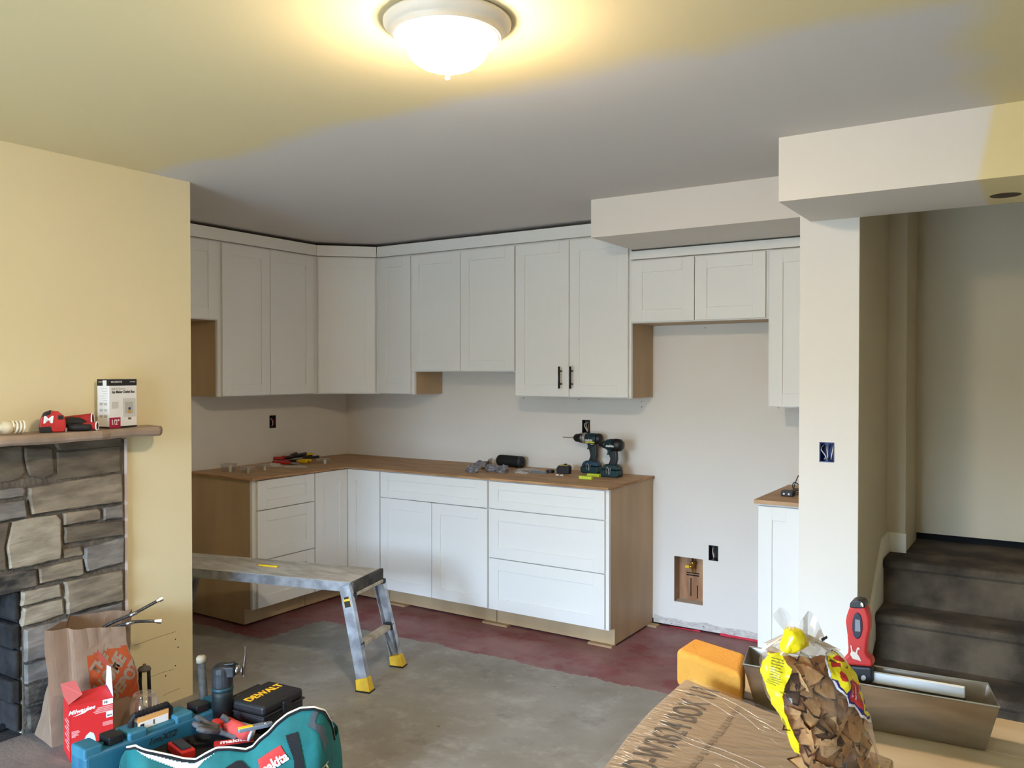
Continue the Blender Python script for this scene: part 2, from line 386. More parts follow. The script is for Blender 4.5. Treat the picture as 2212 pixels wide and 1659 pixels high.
# yellow chimney wall, block with the firebox opening
FB = (0.85, 1.70, 0.115, 0.675)
bm = B()
bx(bm, -4.8, XY, -2.3, FB[0], 0, ZC); bx(bm, -4.8, XY, FB[1], 2.488, 0, ZC); bx(bm, -4.8, XY, FB[0], FB[1], FB[3], ZC)
bx(bm, -4.8, -3.86, FB[0], FB[1], 0, FB[3]); bx(bm, -3.86, XY, FB[0], FB[1], 0, 0.094)
wl = S('wall_left', bm, yellow_wall)
bm = B(); bx(bm, -3.858, -3.85, FB[0], FB[1], 0.11, FB[3]); bx(bm, -3.858, XY, FB[1] - 0.008, FB[1] - 0.001, 0.11, FB[3])
bx(bm, -3.858, XY, FB[0] + 0.001, FB[0] + 0.008, 0.11, FB[3]); bx(bm, -3.858, XY, FB[0], FB[1], FB[3] - 0.008, FB[3] - 0.001); bx(bm, -3.858, XY + 0.002, FB[0], FB[1], 0.095, 0.103)
wfb = S('wall_firebox', bm, soot)
# marks on the yellow wall: screw holes and pencil strokes
bm = B()
for x, y in ((379, 1381), (379, 1438), (385, 1398), (358, 1460)):
    p = P(x, y, 0, XY + 0.001); lathe(bm, [(0.0005, 0), (0.0034, 0.0005), (0.0034, 0.001), (0.0005, 0.001)], p - Vector((0.001, 0, 0)), 'x', 8)
put('screw_hole', bm, dark_void, wl)
bm = B()
for q in (((290, 1394), (380, 1364)), ((325, 1462), (376, 1445)), ((352, 1503), (388, 1487))):
    a_, b_ = P(*q[0], 0, XY + 0.0006), P(*q[1], 0, XY + 0.0006); tube(bm, [a_, (a_ + b_) / 2 + Vector((0, 0, 0.002)), b_], 0.0009, 5)
put('pencil_mark', bm, mat('pencil', (150, 138, 104), 0.9), wl)
# room behind and to the right of the camera
bm = B(); wallgrid(bm, 1, WIN_Y, -0.1, -4.8, 2.3, 0, ZC, [WIN]); S('wall_front', bm, white_paint)
S('wall_right', box(2.2, 2.3, -2.3, 3.9, 0, ZC), white_paint)
S('wall_right_return', box(-0.07, 2.3, 3.76, 3.88, 0, ZC), hall_wall)
S('wall_stair_right', box(-0.07, 0.0, 3.88, 5.1, 0, ZC), hall_wall)
# patio frame in the opening
bm = B()
for a_ in ((WIN[0], WIN[0] + 0.05, WIN[2], WIN[3]), (WIN[1] - 0.05, WIN[1], WIN[2], WIN[3]), (WIN[0], WIN[1], WIN[3] - 0.05, WIN[3]), ((WIN[0] + WIN[1]) / 2 - 0.03, (WIN[0] + WIN[1]) / 2 + 0.03, WIN[2], WIN[3])):
    bx(bm, a_[0], a_[1], WIN_Y - 0.09, WIN_Y - 0.04, a_[2], a_[3])
S('door_1', bm, white_card)
S('floor_patio', box(-8, 4, -9, -2.3, -0.12, -0.02), mat('patio_slab', (120, 118, 112), 0.9))
# post between kitchen and stair, with soffits
bm = B(); wallgrid(bm, 1, 3.76, 0.013, -0.935, -0.69, 0, 2.25, [(o_post.x - 0.031, o_post.x + 0.031, o_post.z - 0.043, o_post.z + 0.043)])
bx(bm, -0.935, -0.922, 3.773, YB, 0, 2.25)
S('wall_post', bm, white_paint)
S('wall_stair_left', box(-0.703, -0.69, 3.773, 4.52, 0, ZC), hall_wall)
S('wall_stair_return', box(-0.70, -0.605, 4.50, 4.9, 0.645, ZC), hall_wall)
S('wall_stair_back', box(-0.7, -0.0, 4.87, 4.95, 0.69, ZC), hall_wall)
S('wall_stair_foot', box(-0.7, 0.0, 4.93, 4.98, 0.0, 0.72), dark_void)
S('baseboard_stair', box(-0.690, -0.60, 4.488, 4.50, 0.645, 0.745), mat('cream_trim', (236, 230, 214), 0.6), bevel=0.003)
bm = B(); prism(bm, [(-0.689, 3.9, 0.20), (-0.689, 3.9, 0.37), (-0.689, 4.33, 0.74), (-0.689, 4.49, 0.745), (-0.689, 4.49, 0.5)], (0.014, 0, 0))
S('trim_2', bm, mat('cream_trim', (236, 230, 214), 0.6))
bm = B(); prism(bm, [(-0.084, 3.9, 0.20), (-0.084, 3.9, 0.40), (-0.084, 4.45, 0.80), (-0.084, 4.45, 0.4)], (0.012, 0, 0))
S('trim_3', bm, mat('cream_trim', (236, 230, 214), 0.6))
S('ceiling_soffit_small', box(-2.03, -0.80, 3.885, YB, 2.243, ZC), soffit_m)
bm = box(-0.889, 2.2, 3.25, 3.76, 2.195, ZC)
sof = S('ceiling_soffit_large', bm, soffit_m)
hc = P(2172, 422, 2, 2.195)
cb = B(); lathe(cb, [(0.052, -0.06), (0.052, 0.09)], hc, 'z', 32)
me = bpy.data.meshes.new('cut'); bmesh.ops.recalc_face_normals(cb, faces=cb.faces); cb.to_mesh(me); cb.free(); cut = bpy.data.objects.new('cut', me); COL.objects.link(cut)
md = sof.modifiers.new('cut', 'BOOLEAN'); md.object = cut; md.operation = 'DIFFERENCE'; md.solver = 'EXACT'
dg = bpy.context.evaluated_depsgraph_get(); me2 = bpy.data.meshes.new_from_object(sof.evaluated_get(dg)); sof.modifiers.clear(); sof.data = me2; bpy.data.objects.remove(cut)
bm = B(); lathe(bm, [(0.051, 0.0), (0.0515, 0.085), (0.001, 0.086)], hc, 'z', 32); put('recessed_light_hole', bm, mat('rusty_can', (70, 56, 44), 0.7, 0.2), sof, label='dark round hole for a recessed light')
# hearth slab
S('floor_hearth', box(XY, -2.93, 0.55, 2.14, 0.0, 0.10), hearth_m, bevel=0.01)

# ---- stairs
st = thing('staircase', 'dark brown carpeted stairs going up beside the white post', 'stairs', (-0.38, 3.86, 0))
for k, (yn, z0, z1) in enumerate(((3.86, 0.0, 0.225), (4.09, 0.225, 0.435), (4.29, 0.435, 0.648))):
    yb = (4.115, 4.315, 4.895)[k]; zz0 = z0
    prof = [(yn + 0.028, zz0), (yn + 0.022, z1 - 0.05), (yn + 0.004, z1 - 0.035), (yn, z1 - 0.018), (yn + 0.006, z1 - 0.005), (yn + 0.02, z1), (yb + 0.03, z1), (yb + 0.03, zz0)]
    bm = B(); prism(bm, [(-0.674, y, z) for y, z in prof], (0.59, 0, 0)); put('step', bm, carpet, st, world=True)

# ================================================================== CABINETS
def shaker(parent, x0, x1, z0, z1, kind='door', rail=0.068, label=None, handle=None):
    bm = B(); t = 0.0195
    r = min(rail, (z1 - z0) * 0.30)
    bx(bm, x0, x0 + rail, 0, t, z0, z1); bx(bm, x1 - rail, x1, 0, t, z0, z1)
    bx(bm, x0 + rail, x1 - rail, 0, t, z0, z0 + r); bx(bm, x0 + rail, x1 - rail, 0, t, z1 - r, z1)
    bmesh.ops.remove_doubles(bm, verts=bm.verts, dist=1e-5)
    bmesh.ops.delete(bm, geom=[f for f in bm.faces if all(len(e_.link_faces) > 2 for e_ in f.edges)], context='FACES')
    d = put(kind, bm, cab_white, parent, bevel=0.0012, seg=1, label=label)
    put('panel', box(x0 + rail - 0.002, x1 - rail + 0.002, 0.007, t - 0.001, z0 + r - 0.002, z1 - r + 0.002), cab_white, d)
    if handle:
        hb = B(); hx, hz0, hz1 = handle
        lathe(hb, [(0.0002, hz0), (0.0062, hz0 + 0.001), (0.0062, hz1 - 0.001), (0.0002, hz1)], (hx, -0.032, 0), 'z', 12)
        for hz in (hz0 + 0.028, hz1 - 0.028): lathe(hb, [(0.0048, -0.032), (0.0048, 0.001)], (hx, 0, hz), 'y', 10)
        put('handle', hb, black_metal, d, smooth=True, label='matte black bar handle')
    return d
def cabinet(name, label, ox, oy, rz, w, d, z0, z1, fronts, toe=False, group=None, fl=0.034, filler=None):
    t = thing(name, label, 'cabinet', (ox, oy, 0.012 if toe else z0), rz, group)
    off = -(0.012 if toe else z0)
    def bb(*a): return box(a[0], a[1], a[2], a[3], a[4] + off, a[5] + off)
    put('body', bb(0, w, 0.0392, d, z0, z1), brown_ply, t, bevel=0.001, seg=1)
    bm = B(); Z0, Z1 = z0 + off, z1 + off
    bx(bm, 0, fl, 0.0198, 0.039, Z0, Z1); bx(bm, w - fl, w, 0.0198, 0.039, Z0, Z1); bx(bm, fl, w - fl, 0.0198, 0.039, Z0, Z0 + fl); bx(bm, fl, w - fl, 0.0198, 0.039, Z1 - fl, Z1)
    zs = sorted({f[4] for f in fronts if f[0] == 'drawer'})
    for q in zs[:-1]: bx(bm, fl, w - fl, 0.0198, 0.0388, q + off - 0.015, q + off + 0.022)
    put('face_frame', bm, cab_white, t)
    if filler: put('filler', box(filler[0], filler[1], 0.002, 0.0196, z0 + off, z1 + off), cab_white, t)
    if toe: put('toe_kick', bb(0.001, w - 0.001, 0.095, d, 0.012, z0), brown_ply, t)
    for f in fronts:
        h = f[5] if len(f) > 5 else None
        if h: h = (h[0], h[1] + off, h[2] + off)
        shaker(t, f[1], f[2], f[3] + off, f[4] + off, f[0], handle=h)
    return t
BT = 0.893
cabinet('base_cabinet', 'white three drawer base cabinet behind the aluminium bench, with a bare brown side', -3.996, 3.326, PI / 2, 0.487, 0.60, 0.112, BT,
        [('drawer', 0.026, 0.483, 0.709, 0.886), ('drawer', 0.026, 0.483, 0.405, 0.703), ('drawer', 0.026, 0.483, 0.118, 0.399)], toe=True)
cabinet('base_cabinet', 'white base cabinet with a wide false drawer over two doors, right of the inside corner', -3.706, 4.112, 0, 0.862, 0.62, 0.112, BT,
        [('drawer', 0.003, 0.857, 0.722, 0.886), ('door', 0.003, 0.429, 0.118, 0.717), ('door', 0.433, 0.857, 0.118, 0.717)], toe=True)
cabinet('base_cabinet', 'wide white base cabinet of three deep drawers under the two cordless drills', -2.841, 4.112, 0, 0.796, 0.62, 0.112, BT,
        [('drawer', 0.004, 0.777, 0.726, 0.886), ('drawer', 0.004, 0.777, 0.430, 0.720), ('drawer', 0.004, 0.777, 0.118, 0.424)], toe=True)
cabinet('base_cabinet', 'narrow white base cabinet half hidden behind the post at the right of the fridge bay', -1.222, 4.112, 0, 0.284, 0.62, 0.112, BT,
        [('door', 0.004, 0.207, 0.118, 0.880)], toe=True, filler=(0.2085, 0.283))
# corner base with two leaves
t = thing('corner_base_cabinet', 'white corner base cabinet with two narrow leaves meeting in the inside corner', 'cabinet', (-4.0, 4.112, 0.012))
bm = B(); prism(bm, [(-4.60, 4.73, 0.112), (-3.709, 4.73, 0.112), (-3.709, 4.152, 0.112), (-4.036, 4.152, 0.112), (-4.036, 3.815, 0.112), (-4.60, 3.815, 0.112)], (0, 0, BT - 0.112)); put('body', bm, brown_ply, t, world=True)
bm = B(); prism(bm, [(-4.60, 4.73, 0.012), (-3.709, 4.73, 0.012), (-3.709, 4.207, 0.012), (-4.091, 4.207, 0.012), (-4.091, 3.815, 0.012), (-4.60, 3.815, 0.012)], (0, 0, 0.1)); put('toe_kick', bm, brown_ply, t, world=True)
bm = B(); bx(bm, -4.035, -4.016, 3.815, 4.132, 0.112, BT); bx(bm, -4.016, -3.709, 4.132, 4.151, 0.112, BT); put('face_frame', bm, cab_white, t, world=True)
for (ox, oy, rz, x0, x1) in ((-3.996, 3.816, PI / 2, 0.004, 0.294), (-3.996, 4.112, 0, 0.001, 0.285)):
    bm = B(); Rm = Matrix.Translation((ox, oy, 0)) @ Matrix.Rotation(rz, 4, 'Z'); r = 0.072; z0, z1 = 0.118, 0.886
    bx(bm, x0, x0 + r, 0, .019, z0, z1); bx(bm, x1 - r, x1, 0, .019, z0, z1); bx(bm, x0 + r, x1 - r, 0, .019, z0, z0 + r); bx(bm, x0 + r, x1 - r, 0, .019, z1 - r, z1)
    bm.transform(Rm); d = put('door', bm, cab_white, t, world=True)
    bm = box(x0 + r - 0.002, x1 - r + 0.002, 0.009, 0.0185, z0 + r - 0.002, z1 - r + 0.002); bm.transform(Rm); put('panel', bm, cab_white, d, world=True)
# wood shims under the cabinets
for k, (a_, b_, c_, d_) in enumerate(((-4.10, -3.99 - 0.105, 3.33, 3.40), (-4.10, -4.098, 3.7, 3.9), (-2.93, -2.75, 4.175, 4.23), (-2.20, -2.05, 4.175, 4.23), (-3.70, -3.55, 4.175, 4.23), (-2.10, -1.99, 4.66, 4.71))):
    if b_ - a_ < 0.02: continue
    put('wood_shim', box(a_, b_, c_, d_, 0.0, 0.0115), mat('shim_wood', (172, 142, 106), 0.8, var=0.15, vscale=20), label=(
        'thin wood shim under the left base cabinet beside the bench', '', 'thin wood shim under the joint of the two middle base cabinets', 'thin wood shim under the front right foot of the three drawer base cabinet',
        'thin wood shim under the false drawer cabinet behind the bench leg', 'thin wood shim at the wall at the left of the fridge bay')[k], cat='shim', group='wood shims under the base cabinets')
# plywood subtops
bm = B(); prism(bm, [(-4.61, 3.302, BT + 0.0005), (-3.980, 3.302, BT + 0.0005), (-3.980, 4.098, BT + 0.0005), (-2.034, 4.098, BT + 0.0005), (-2.034, 4.733, BT + 0.0005), (-4.61, 4.733, BT + 0.0005)], (0, 0, 0.0135))
for f in bm.faces: f.material_index = 0 if abs(f.normal.z) > 0.5 or len(f.verts) > 4 else 1
put('plywood_subtop', bm, [ply_top, ply_edge], label='brown L shaped plywood worktop underlay on the base cabinets', cat='worktop', bevel=0.001, seg=1)
put('plywood_subtop', box(-1.232, -0.938, 4.085, 4.733, BT + 0.0005, BT + 0.020), ply_top, label='small brown plywood worktop piece beside the post with a black charger on it', cat='worktop', bevel=0.001, seg=1)
T = BT + 0.014                              # level of the worktop

# uppers
UT = 2.345; zv0 = Vector((0, 0, 1))
cabinet('wall_cabinet', 'short white wall cabinet at the far left, cut off by the yellow wall', -4.283, 2.66, PI / 2, 0.644, 0.33, 1.858, UT, [('door', 0.004, 0.31, 1.862, 2.335), ('door', 0.314, 0.636, 1.862, 2.335)])
cabinet('wall_cabinet', 'tall white wall cabinet with two doors left of the diagonal corner cabinet', -4.283, 3.306, PI / 2, 0.798, 0.33, 1.388, UT, [('door', 0.022, 0.394, 1.394, 2.335), ('door', 0.398, 0.775, 1.394, 2.335)])
cabinet('wall_cabinet', 'narrow tall white wall cabinet right of the diagonal corner cabinet', -3.990, 4.402, 0, 0.322, 0.33, 1.388, UT, [('door', 0.012, 0.302, 1.394, 2.335)])
cabinet('wall_cabinet', 'white wall cabinet with two doors and a higher bottom, over the middle of the worktop', -3.667, 4.402, 0, 0.829, 0.33, 1.543, UT, [('door', -0.014, 0.402, 1.549, 2.335), ('door', 0.406, 0.824, 1.549, 2.335)])
cabinet('wall_cabinet', 'tall white wall cabinet with two black bar handles', -2.837, 4.402, 0, 0.790, 0.33, 1.388, UT,
        [('door', 0.004, 0.386, 1.394, 2.335, (0.337, 1.441, 1.575)), ('door', 0.390, 0.776, 1.394, 2.335, (0.414, 1.441, 1.575))])
cabinet('wall_cabinet', 'short wide white wall cabinet over the empty fridge bay', -2.046, 4.402, 0, 0.786, 0.33, 1.822, 2.185, [('door', 0.006, 0.384, 1.828, 2.178), ('door', 0.388, 0.775, 1.828, 2.178)])
cabinet('wall_cabinet', 'narrow white wall cabinet half hidden behind the top of the post', -1.259, 4.402, 0, 0.318, 0.33, 1.355, 2.185, [('door', 0.010, 0.236, 1.361, 2.178)], filler=(0.2375, 0.317))
t = thing('corner_wall_cabinet', 'white diagonal corner wall cabinet with one door', 'cabinet', (-4.4, 4.5, 1.388))
a_, b_ = Vector((-4.283, 4.107, 0)), Vector((-3.992, 4.402, 0)); ud = (b_ - a_).normalized(); nd = Vector((ud.y, -ud.x, 0)); wd = (b_ - a_).length
ai, bi = a_ - nd * 0.0395, b_ - nd * 0.0395
poly = [(-4.61, 4.733), (-3.992, 4.733), (-3.992, bi.y + 0.012), (bi.x, bi.y), (ai.x, ai.y), (ai.x - 0.012, 4.107), (-4.61, 4.107)]
bm = B(); prism(bm, [(x, y, 1.388) for x, y in poly], (0, 0, UT - 1.388)); put('body', bm, brown_ply, t, world=True)
Rm = Matrix.Translation(a_) @ Matrix.Rotation(math.atan2(ud.y, ud.x), 4, 'Z')
bm = B(); bx(bm, 0.004, 0.025, 0.0198, 0.039, 1.388, UT); bx(bm, wd - 0.025, wd - 0.004, 0.0198, 0.039, 1.388, UT); bx(bm, 0.025, wd - 0.025, 0.0198, 0.039, 1.388, 1.41); bx(bm, 0.025, wd - 0.025, 0.0198, 0.039, UT - 0.022, UT)
bm.transform(Rm); put('face_frame', bm, cab_white, t, world=True)
for q_, n_o in ((a_, Vector((1, 0, 0))), (b_, Vector((0, -1, 0)))):
    bis = (nd + n_o).normalized(); fb_ = B(); obox(fb_, q_ - bis * 0.0305 + zv0 * ((1.388 + UT) / 2), bis, bis.cross(zv0), zv0, 0.022, 0.022, UT - 1.388); put('filler', fb_, cab_white, t, world=True)
x0, x1, z0, z1, r = 0.014, wd - 0.014, 1.394, 2.335, 0.068
bm = B(); bx(bm, x0, x0 + r, 0, .019, z0, z1); bx(bm, x1 - r, x1, 0, .019, z0, z1); bx(bm, x0 + r, x1 - r, 0, .019, z0, z0 + r); bx(bm, x0 + r, x1 - r, 0, .019, z1 - r, z1)
bm.transform(Rm); d = put('door', bm, cab_white, t, world=True)
bm = box(x0 + r - 0.002, x1 - r + 0.002, 0.009, 0.0185, z0 + r - 0.002, z1 - r + 0.002); bm.transform(Rm); put('panel', bm, cab_white, d, world=True)
# crown boards
CZ0, CZ1 = 2.347, 2.419
def crown(label, pts, z0, z1, th=0.028):
    bm = B(); pts = [Vector((x, y, 0)) for x, y in pts]; n = len(pts); outer, inner = [], []
    for i, p in enumerate(pts):
        ds = []
        if i > 0: ds.append((p - pts[i - 1]).normalized())
        if i < n - 1: ds.append((pts[i + 1] - p).normalized())
        nn = sum((Vector((q.y, -q.x, 0)) for q in ds), Vector()).normalized()
        k = 1 / max(0.5, nn.dot(Vector((ds[0].y, -ds[0].x, 0))))
        outer.append(p + nn * 0.006 * k); inner.append(p - nn * (th - 0.006) * k)
    for i in range(n - 1):
        q = [outer[i], outer[i + 1], inner[i + 1], inner[i]]
        prism(bm, [(v.x, v.y, z0) for v in q], (0, 0, z1 - z0))
    put('crown_board', bm, cab_white, label=label, cat='trim board')
crown('flat white crown board on the left wall cabinets', [(-4.283, 2.66), (-4.283, 4.107 - 0.003)], CZ0, CZ1)
crown('short white crown board on the diagonal corner cabinet', [(a_ + ud * 0.004)[:2], (b_ - ud * 0.004)[:2]], CZ0, CZ1, 0.026)
crown('long flat white crown board along the back wall cabinets', [(-3.986, 4.402), (-2.05, 4.402)], CZ0, CZ1)
crown('flat white crown board under the small soffit over the fridge bay', [(-2.045, 4.402), (-0.945, 4.402)], 2.187, 2.234)

# ================================================================== CEILING LIGHT
LC = P(966.5, 47.0, 2, ZC); LAMP_XY, LAMP_Z = 0.935, 0.875
t = thing('ceiling_light', 'round flush ceiling light with a white pan and a glowing glass bowl', 'lamp', LC)
def lamp_lathe(bm, prof, c, ax, n, mis=None): lathe(bm, [(r_ * LAMP_XY, z_ * LAMP_Z) for r_, z_ in prof], c, ax, n)
pan_m = mat('white_lamp_pan', (222, 216, 206), 0.4)
bm = B(); lamp_lathe(bm, [(0.001, -0.001), (0.172, -0.001), (0.176, -0.006), (0.175, -0.014), (0.160, -0.030), (0.148, -0.040), (0.150, -0.044), (0.147, -0.048), (0.141, -0.049), (0.139, -0.053), (0.134, -0.054), (0.133, -0.046), (0.001, -0.040)], (0, 0, 0), 'z', 64)
put('pan', bm, pan_m, t, smooth=True)
glow = bpy.data.materials.new('glowing_glass'); glow.use_nodes = True; g_ = glow.node_tree.nodes['Principled BSDF']
g_.inputs['Base Color'].default_value = (0.9, 0.85, 0.75, 1); g_.inputs['Emission Color'].default_value = (1.0, 0.80, 0.58, 1); g_.inputs['Emission Strength'].default_value = LAMP_STRENGTH
glow_rim = glow.copy(); glow_rim.name = 'glowing_glass_rim'; glow_rim.node_tree.nodes['Principled BSDF'].inputs['Emission Strength'].default_value = LAMP_STRENGTH * 0.12
bm = B(); prof = [(0.132, -0.050), (0.128, -0.062), (0.118, -0.072), (0.110, -0.080)]
prof += [(0.110 * math.cos(k * PI / 16), -0.080 - 0.062 * math.sin(k * PI / 16)) for k in range(1, 8)] + [(0.004, -0.142)]
lamp_lathe(bm, prof, (0, 0, 0), 'z', 64); [setattr(f, 'material_index', 1) for f in bm.faces if f.calc_center_median().z > -0.080 * LAMP_Z]; put('glass_bowl', bm, [glow, glow_rim], t, smooth=True)
bm = B(); lamp_lathe(bm, [(0.001, -0.139), (0.018, -0.140), (0.018, -0.143), (0.012, -0.149), (0.009, -0.155), (0.004, -0.157), (0.0065, -0.161), (0.0068, -0.166), (0.004, -0.171), (0.0005, -0.1725)], (0, 0, 0), 'z', 24)
put('finial', bm, pan_m, t, smooth=True)

# ================================================================== ELECTRICAL BOXES AND VALVE
def outlet(c, ax, nrm, label, bmat, dark=True, wires=(('w', 0), ('b', 0)), w=0.056, h=0.088):
    """c on the wall face; nrm points into the room; ax = unit vector along the wall"""
    c = Vector(c); n_ = Vector(nrm); u = Vector(ax); z = Vector((0, 0, 1))
    t = thing('electrical_box', label, 'electrical box', c)
    bm = B(); D = 0.06
    for (o_, a1, b1, s1, s2) in ((u * (w / 2 - 0.0015), n_, z, D, h), (-u * (w / 2 - 0.0015), n_, z, D, h)):
        obox(bm, c + o_ - n_ * (D / 2 - 0.0015), n_, u, z, D, 0.003, h)
    for s_ in (1, -1): obox(bm, c + z * s_ * (h / 2 - 0.0015) - n_ * (D / 2 - 0.0015), n_, z, u, D, 0.003, w)
    obox(bm, c - n_ * (D - 0.003), u, z, n_, w, h, 0.003)
    for s_ in (1, -1): obox(bm, c + z * s_ * (h / 2 - 0.006) - n_ * 0.001, u, z, n_, 0.012, 0.010, 0.004)
    put('box', bm, bmat, t, world=True)
    rnd = random.Random(int(abs(c.x * 1000)))
    for k, m_ in enumerate(wires):
        x0 = (k - (len(wires) - 1) / 2) * w * 0.22
        pts = [c + u * x0 - n_ * 0.04 + z * (h * 0.35), c + u * (x0 + rnd.uniform(-.008, .008)) - n_ * 0.01 + z * 0.012, c + u * (x0 * 0.6 + 0.006) - n_ * 0.006 - z * 0.018, c + u * (x0 * 0.8 + rnd.uniform(-.004, .01)) - n_ * 0.02 - z * (h * 0.38)]
        bm = B(); tube(bm, smooth_path(pts), 0.0022, 6); put('wire', bm, m_, t, world=True, smooth=True)
outlet(o_left, (0, 1, 0), (1, 0, 0), 'open electrical box in the left kitchen wall above the pliers', dark_box, wires=(wire_black, wire_white, wire_red))
outlet(o_back, (1, 0, 0), (0, -1, 0), 'open electrical box in the back wall just above the drill chuck', dark_box, wires=(wire_white, wire_white, wire_copper))
outlet(o_fridge, (1, 0, 0), (0, -1, 0), 'open electrical box low in the fridge bay wall beside the valve opening', dark_box, wires=(wire_white, wire_copper, wire_black))
outlet(o_post, (1, 0, 0), (0, -1, 0), 'open blue electrical box with loose wires in the white post', blue_box, wires=(wire_white, wire_white, wire_black, wire_white), w=0.060, h=0.084)
# valve opening
S('wall_cavity', box(VH[0] - 0.02, VH[1] + 0.02, YB + 0.088, YB + 0.098, 0.09, 0.5), stud_wood)
bm = B(); bx(bm, VH[0] - 0.022, VH[0] - 0.001, YB + 0.013, YB + 0.09, 0.09, 0.5); bx(bm, VH[1] + 0.001, VH[1] + 0.02, YB + 0.013, YB + 0.09, 0.09, 0.5)
S('wall_cavity_studs', bm, mat('grey_tan_stud', (176, 156, 136), 0.8, var=0.15, vscale=12))
S('wall_cavity_sill', box(VH[0] - 0.02, VH[1] + 0.02, YB + 0.013, YB + 0.088, 0.11, 0.157), mat('dusty_sill', (206, 192, 176), 0.9, var=0.12, vscale=20))
bm = B()
for x0_, x1_, z0_, z1_ in ((0.045, 0.125, 0.318, 0.324), (0.045, 0.125, 0.304, 0.311), (0.070, 0.076, 0.18, 0.29), (0.112, 0.118, 0.17, 0.25)): bx(bm, VH[0] + x0_, VH[0] + x1_, YB + 0.0865, YB + 0.0878, z0_, z1_)
put('pencil_mark', bm, dark_void, bpy.data.objects['wall_cavity'])
vx, vz, vy = P(1495, 1225, 1, YB + 0.03).x, P(1495, 1225, 1, YB + 0.03).z, YB + 0.04
t = thing('water_valve', 'brass water valve with a yellow lever hanging inside the wall opening', 'valve', (vx, vy, vz))
bm = B(); lathe(bm, [(0.006, 0.03), (0.006, 0.11)], (vx, vy, vz), 'z', 12); put('pipe', bm, mat('pipe_dark', (30, 30, 36), 0.5), t, world=True, smooth=True)
bm = B(); lathe(bm, [(0.002, -0.038), (0.004, -0.036), (0.004, -0.018), (0.009, -0.016), (0.010, 0.016), (0.014, 0.018), (0.014, 0.030), (0.007, 0.032)], (vx, vy, vz), 'z', 14)
lathe(bm, [(0.007, -0.03), (0.007, 0.0)], (vx, vy, vz), 'x', 12); put('valve_body', bm, brass, t, world=True, smooth=True)
bm = B(); obox(bm, (vx - 0.033, vy - 0.004, vz - 0.002), (1, 0, 0.1), (0, 1, 0), (0, 0, 1), 0.026, 0.008, 0.018); put('lever', bm, yellow_pl, t, world=True, bevel=0.002)
# screw holes in drywall
bm = B()
for x, y, Y in ((1386, 868, YB), (1386, 879, YB), (1523, 708, YB), (1681, 881, YB), (1451, 1347, YB), (1458, 1349, YB), (1520, 1354, YB), (1586, 1370, YB), (1130, 860, YB), (1250, 863, YB)):
    p = P(x, y, 1, Y - 0.003); lathe(bm, [(0.0003, 0), (0.0028, 0.0004), (0.0028, 0.003)], p, 'y', 8)
put('screw_hole', bm, dark_void, bpy.data.objects['wall_back'])
# torn red paper edge at the foot of the fridge bay wall
bm = B()
def redstrip(x0, x1, h0, h1):
    n = 14; a = []
    for i in range(n + 1):
        x = x0 + (x1 - x0) * i / n; h = h0 + (h1 - h0) * i / n + 0.004 * noise.noise(Vector((x * 40, 3, 0)))
        a.append((x, h))
    prism(bm, [(x, YB - 0.006, 0.001) for x, _ in a] + [(x, YB - 0.006, max(0.003, h)) for x, h in a[::-1]], (0, 0.0025, 0))
redstrip(-1.93, -1.74, 0.003, 0.008); redstrip(-1.62, -1.24, 0.015, 0.007)
put('red_tape_strip', bm, mat('red_tape', (206, 30, 60), 0.6), label='torn strip of bright red tape along the foot of the fridge bay wall', cat='tape')

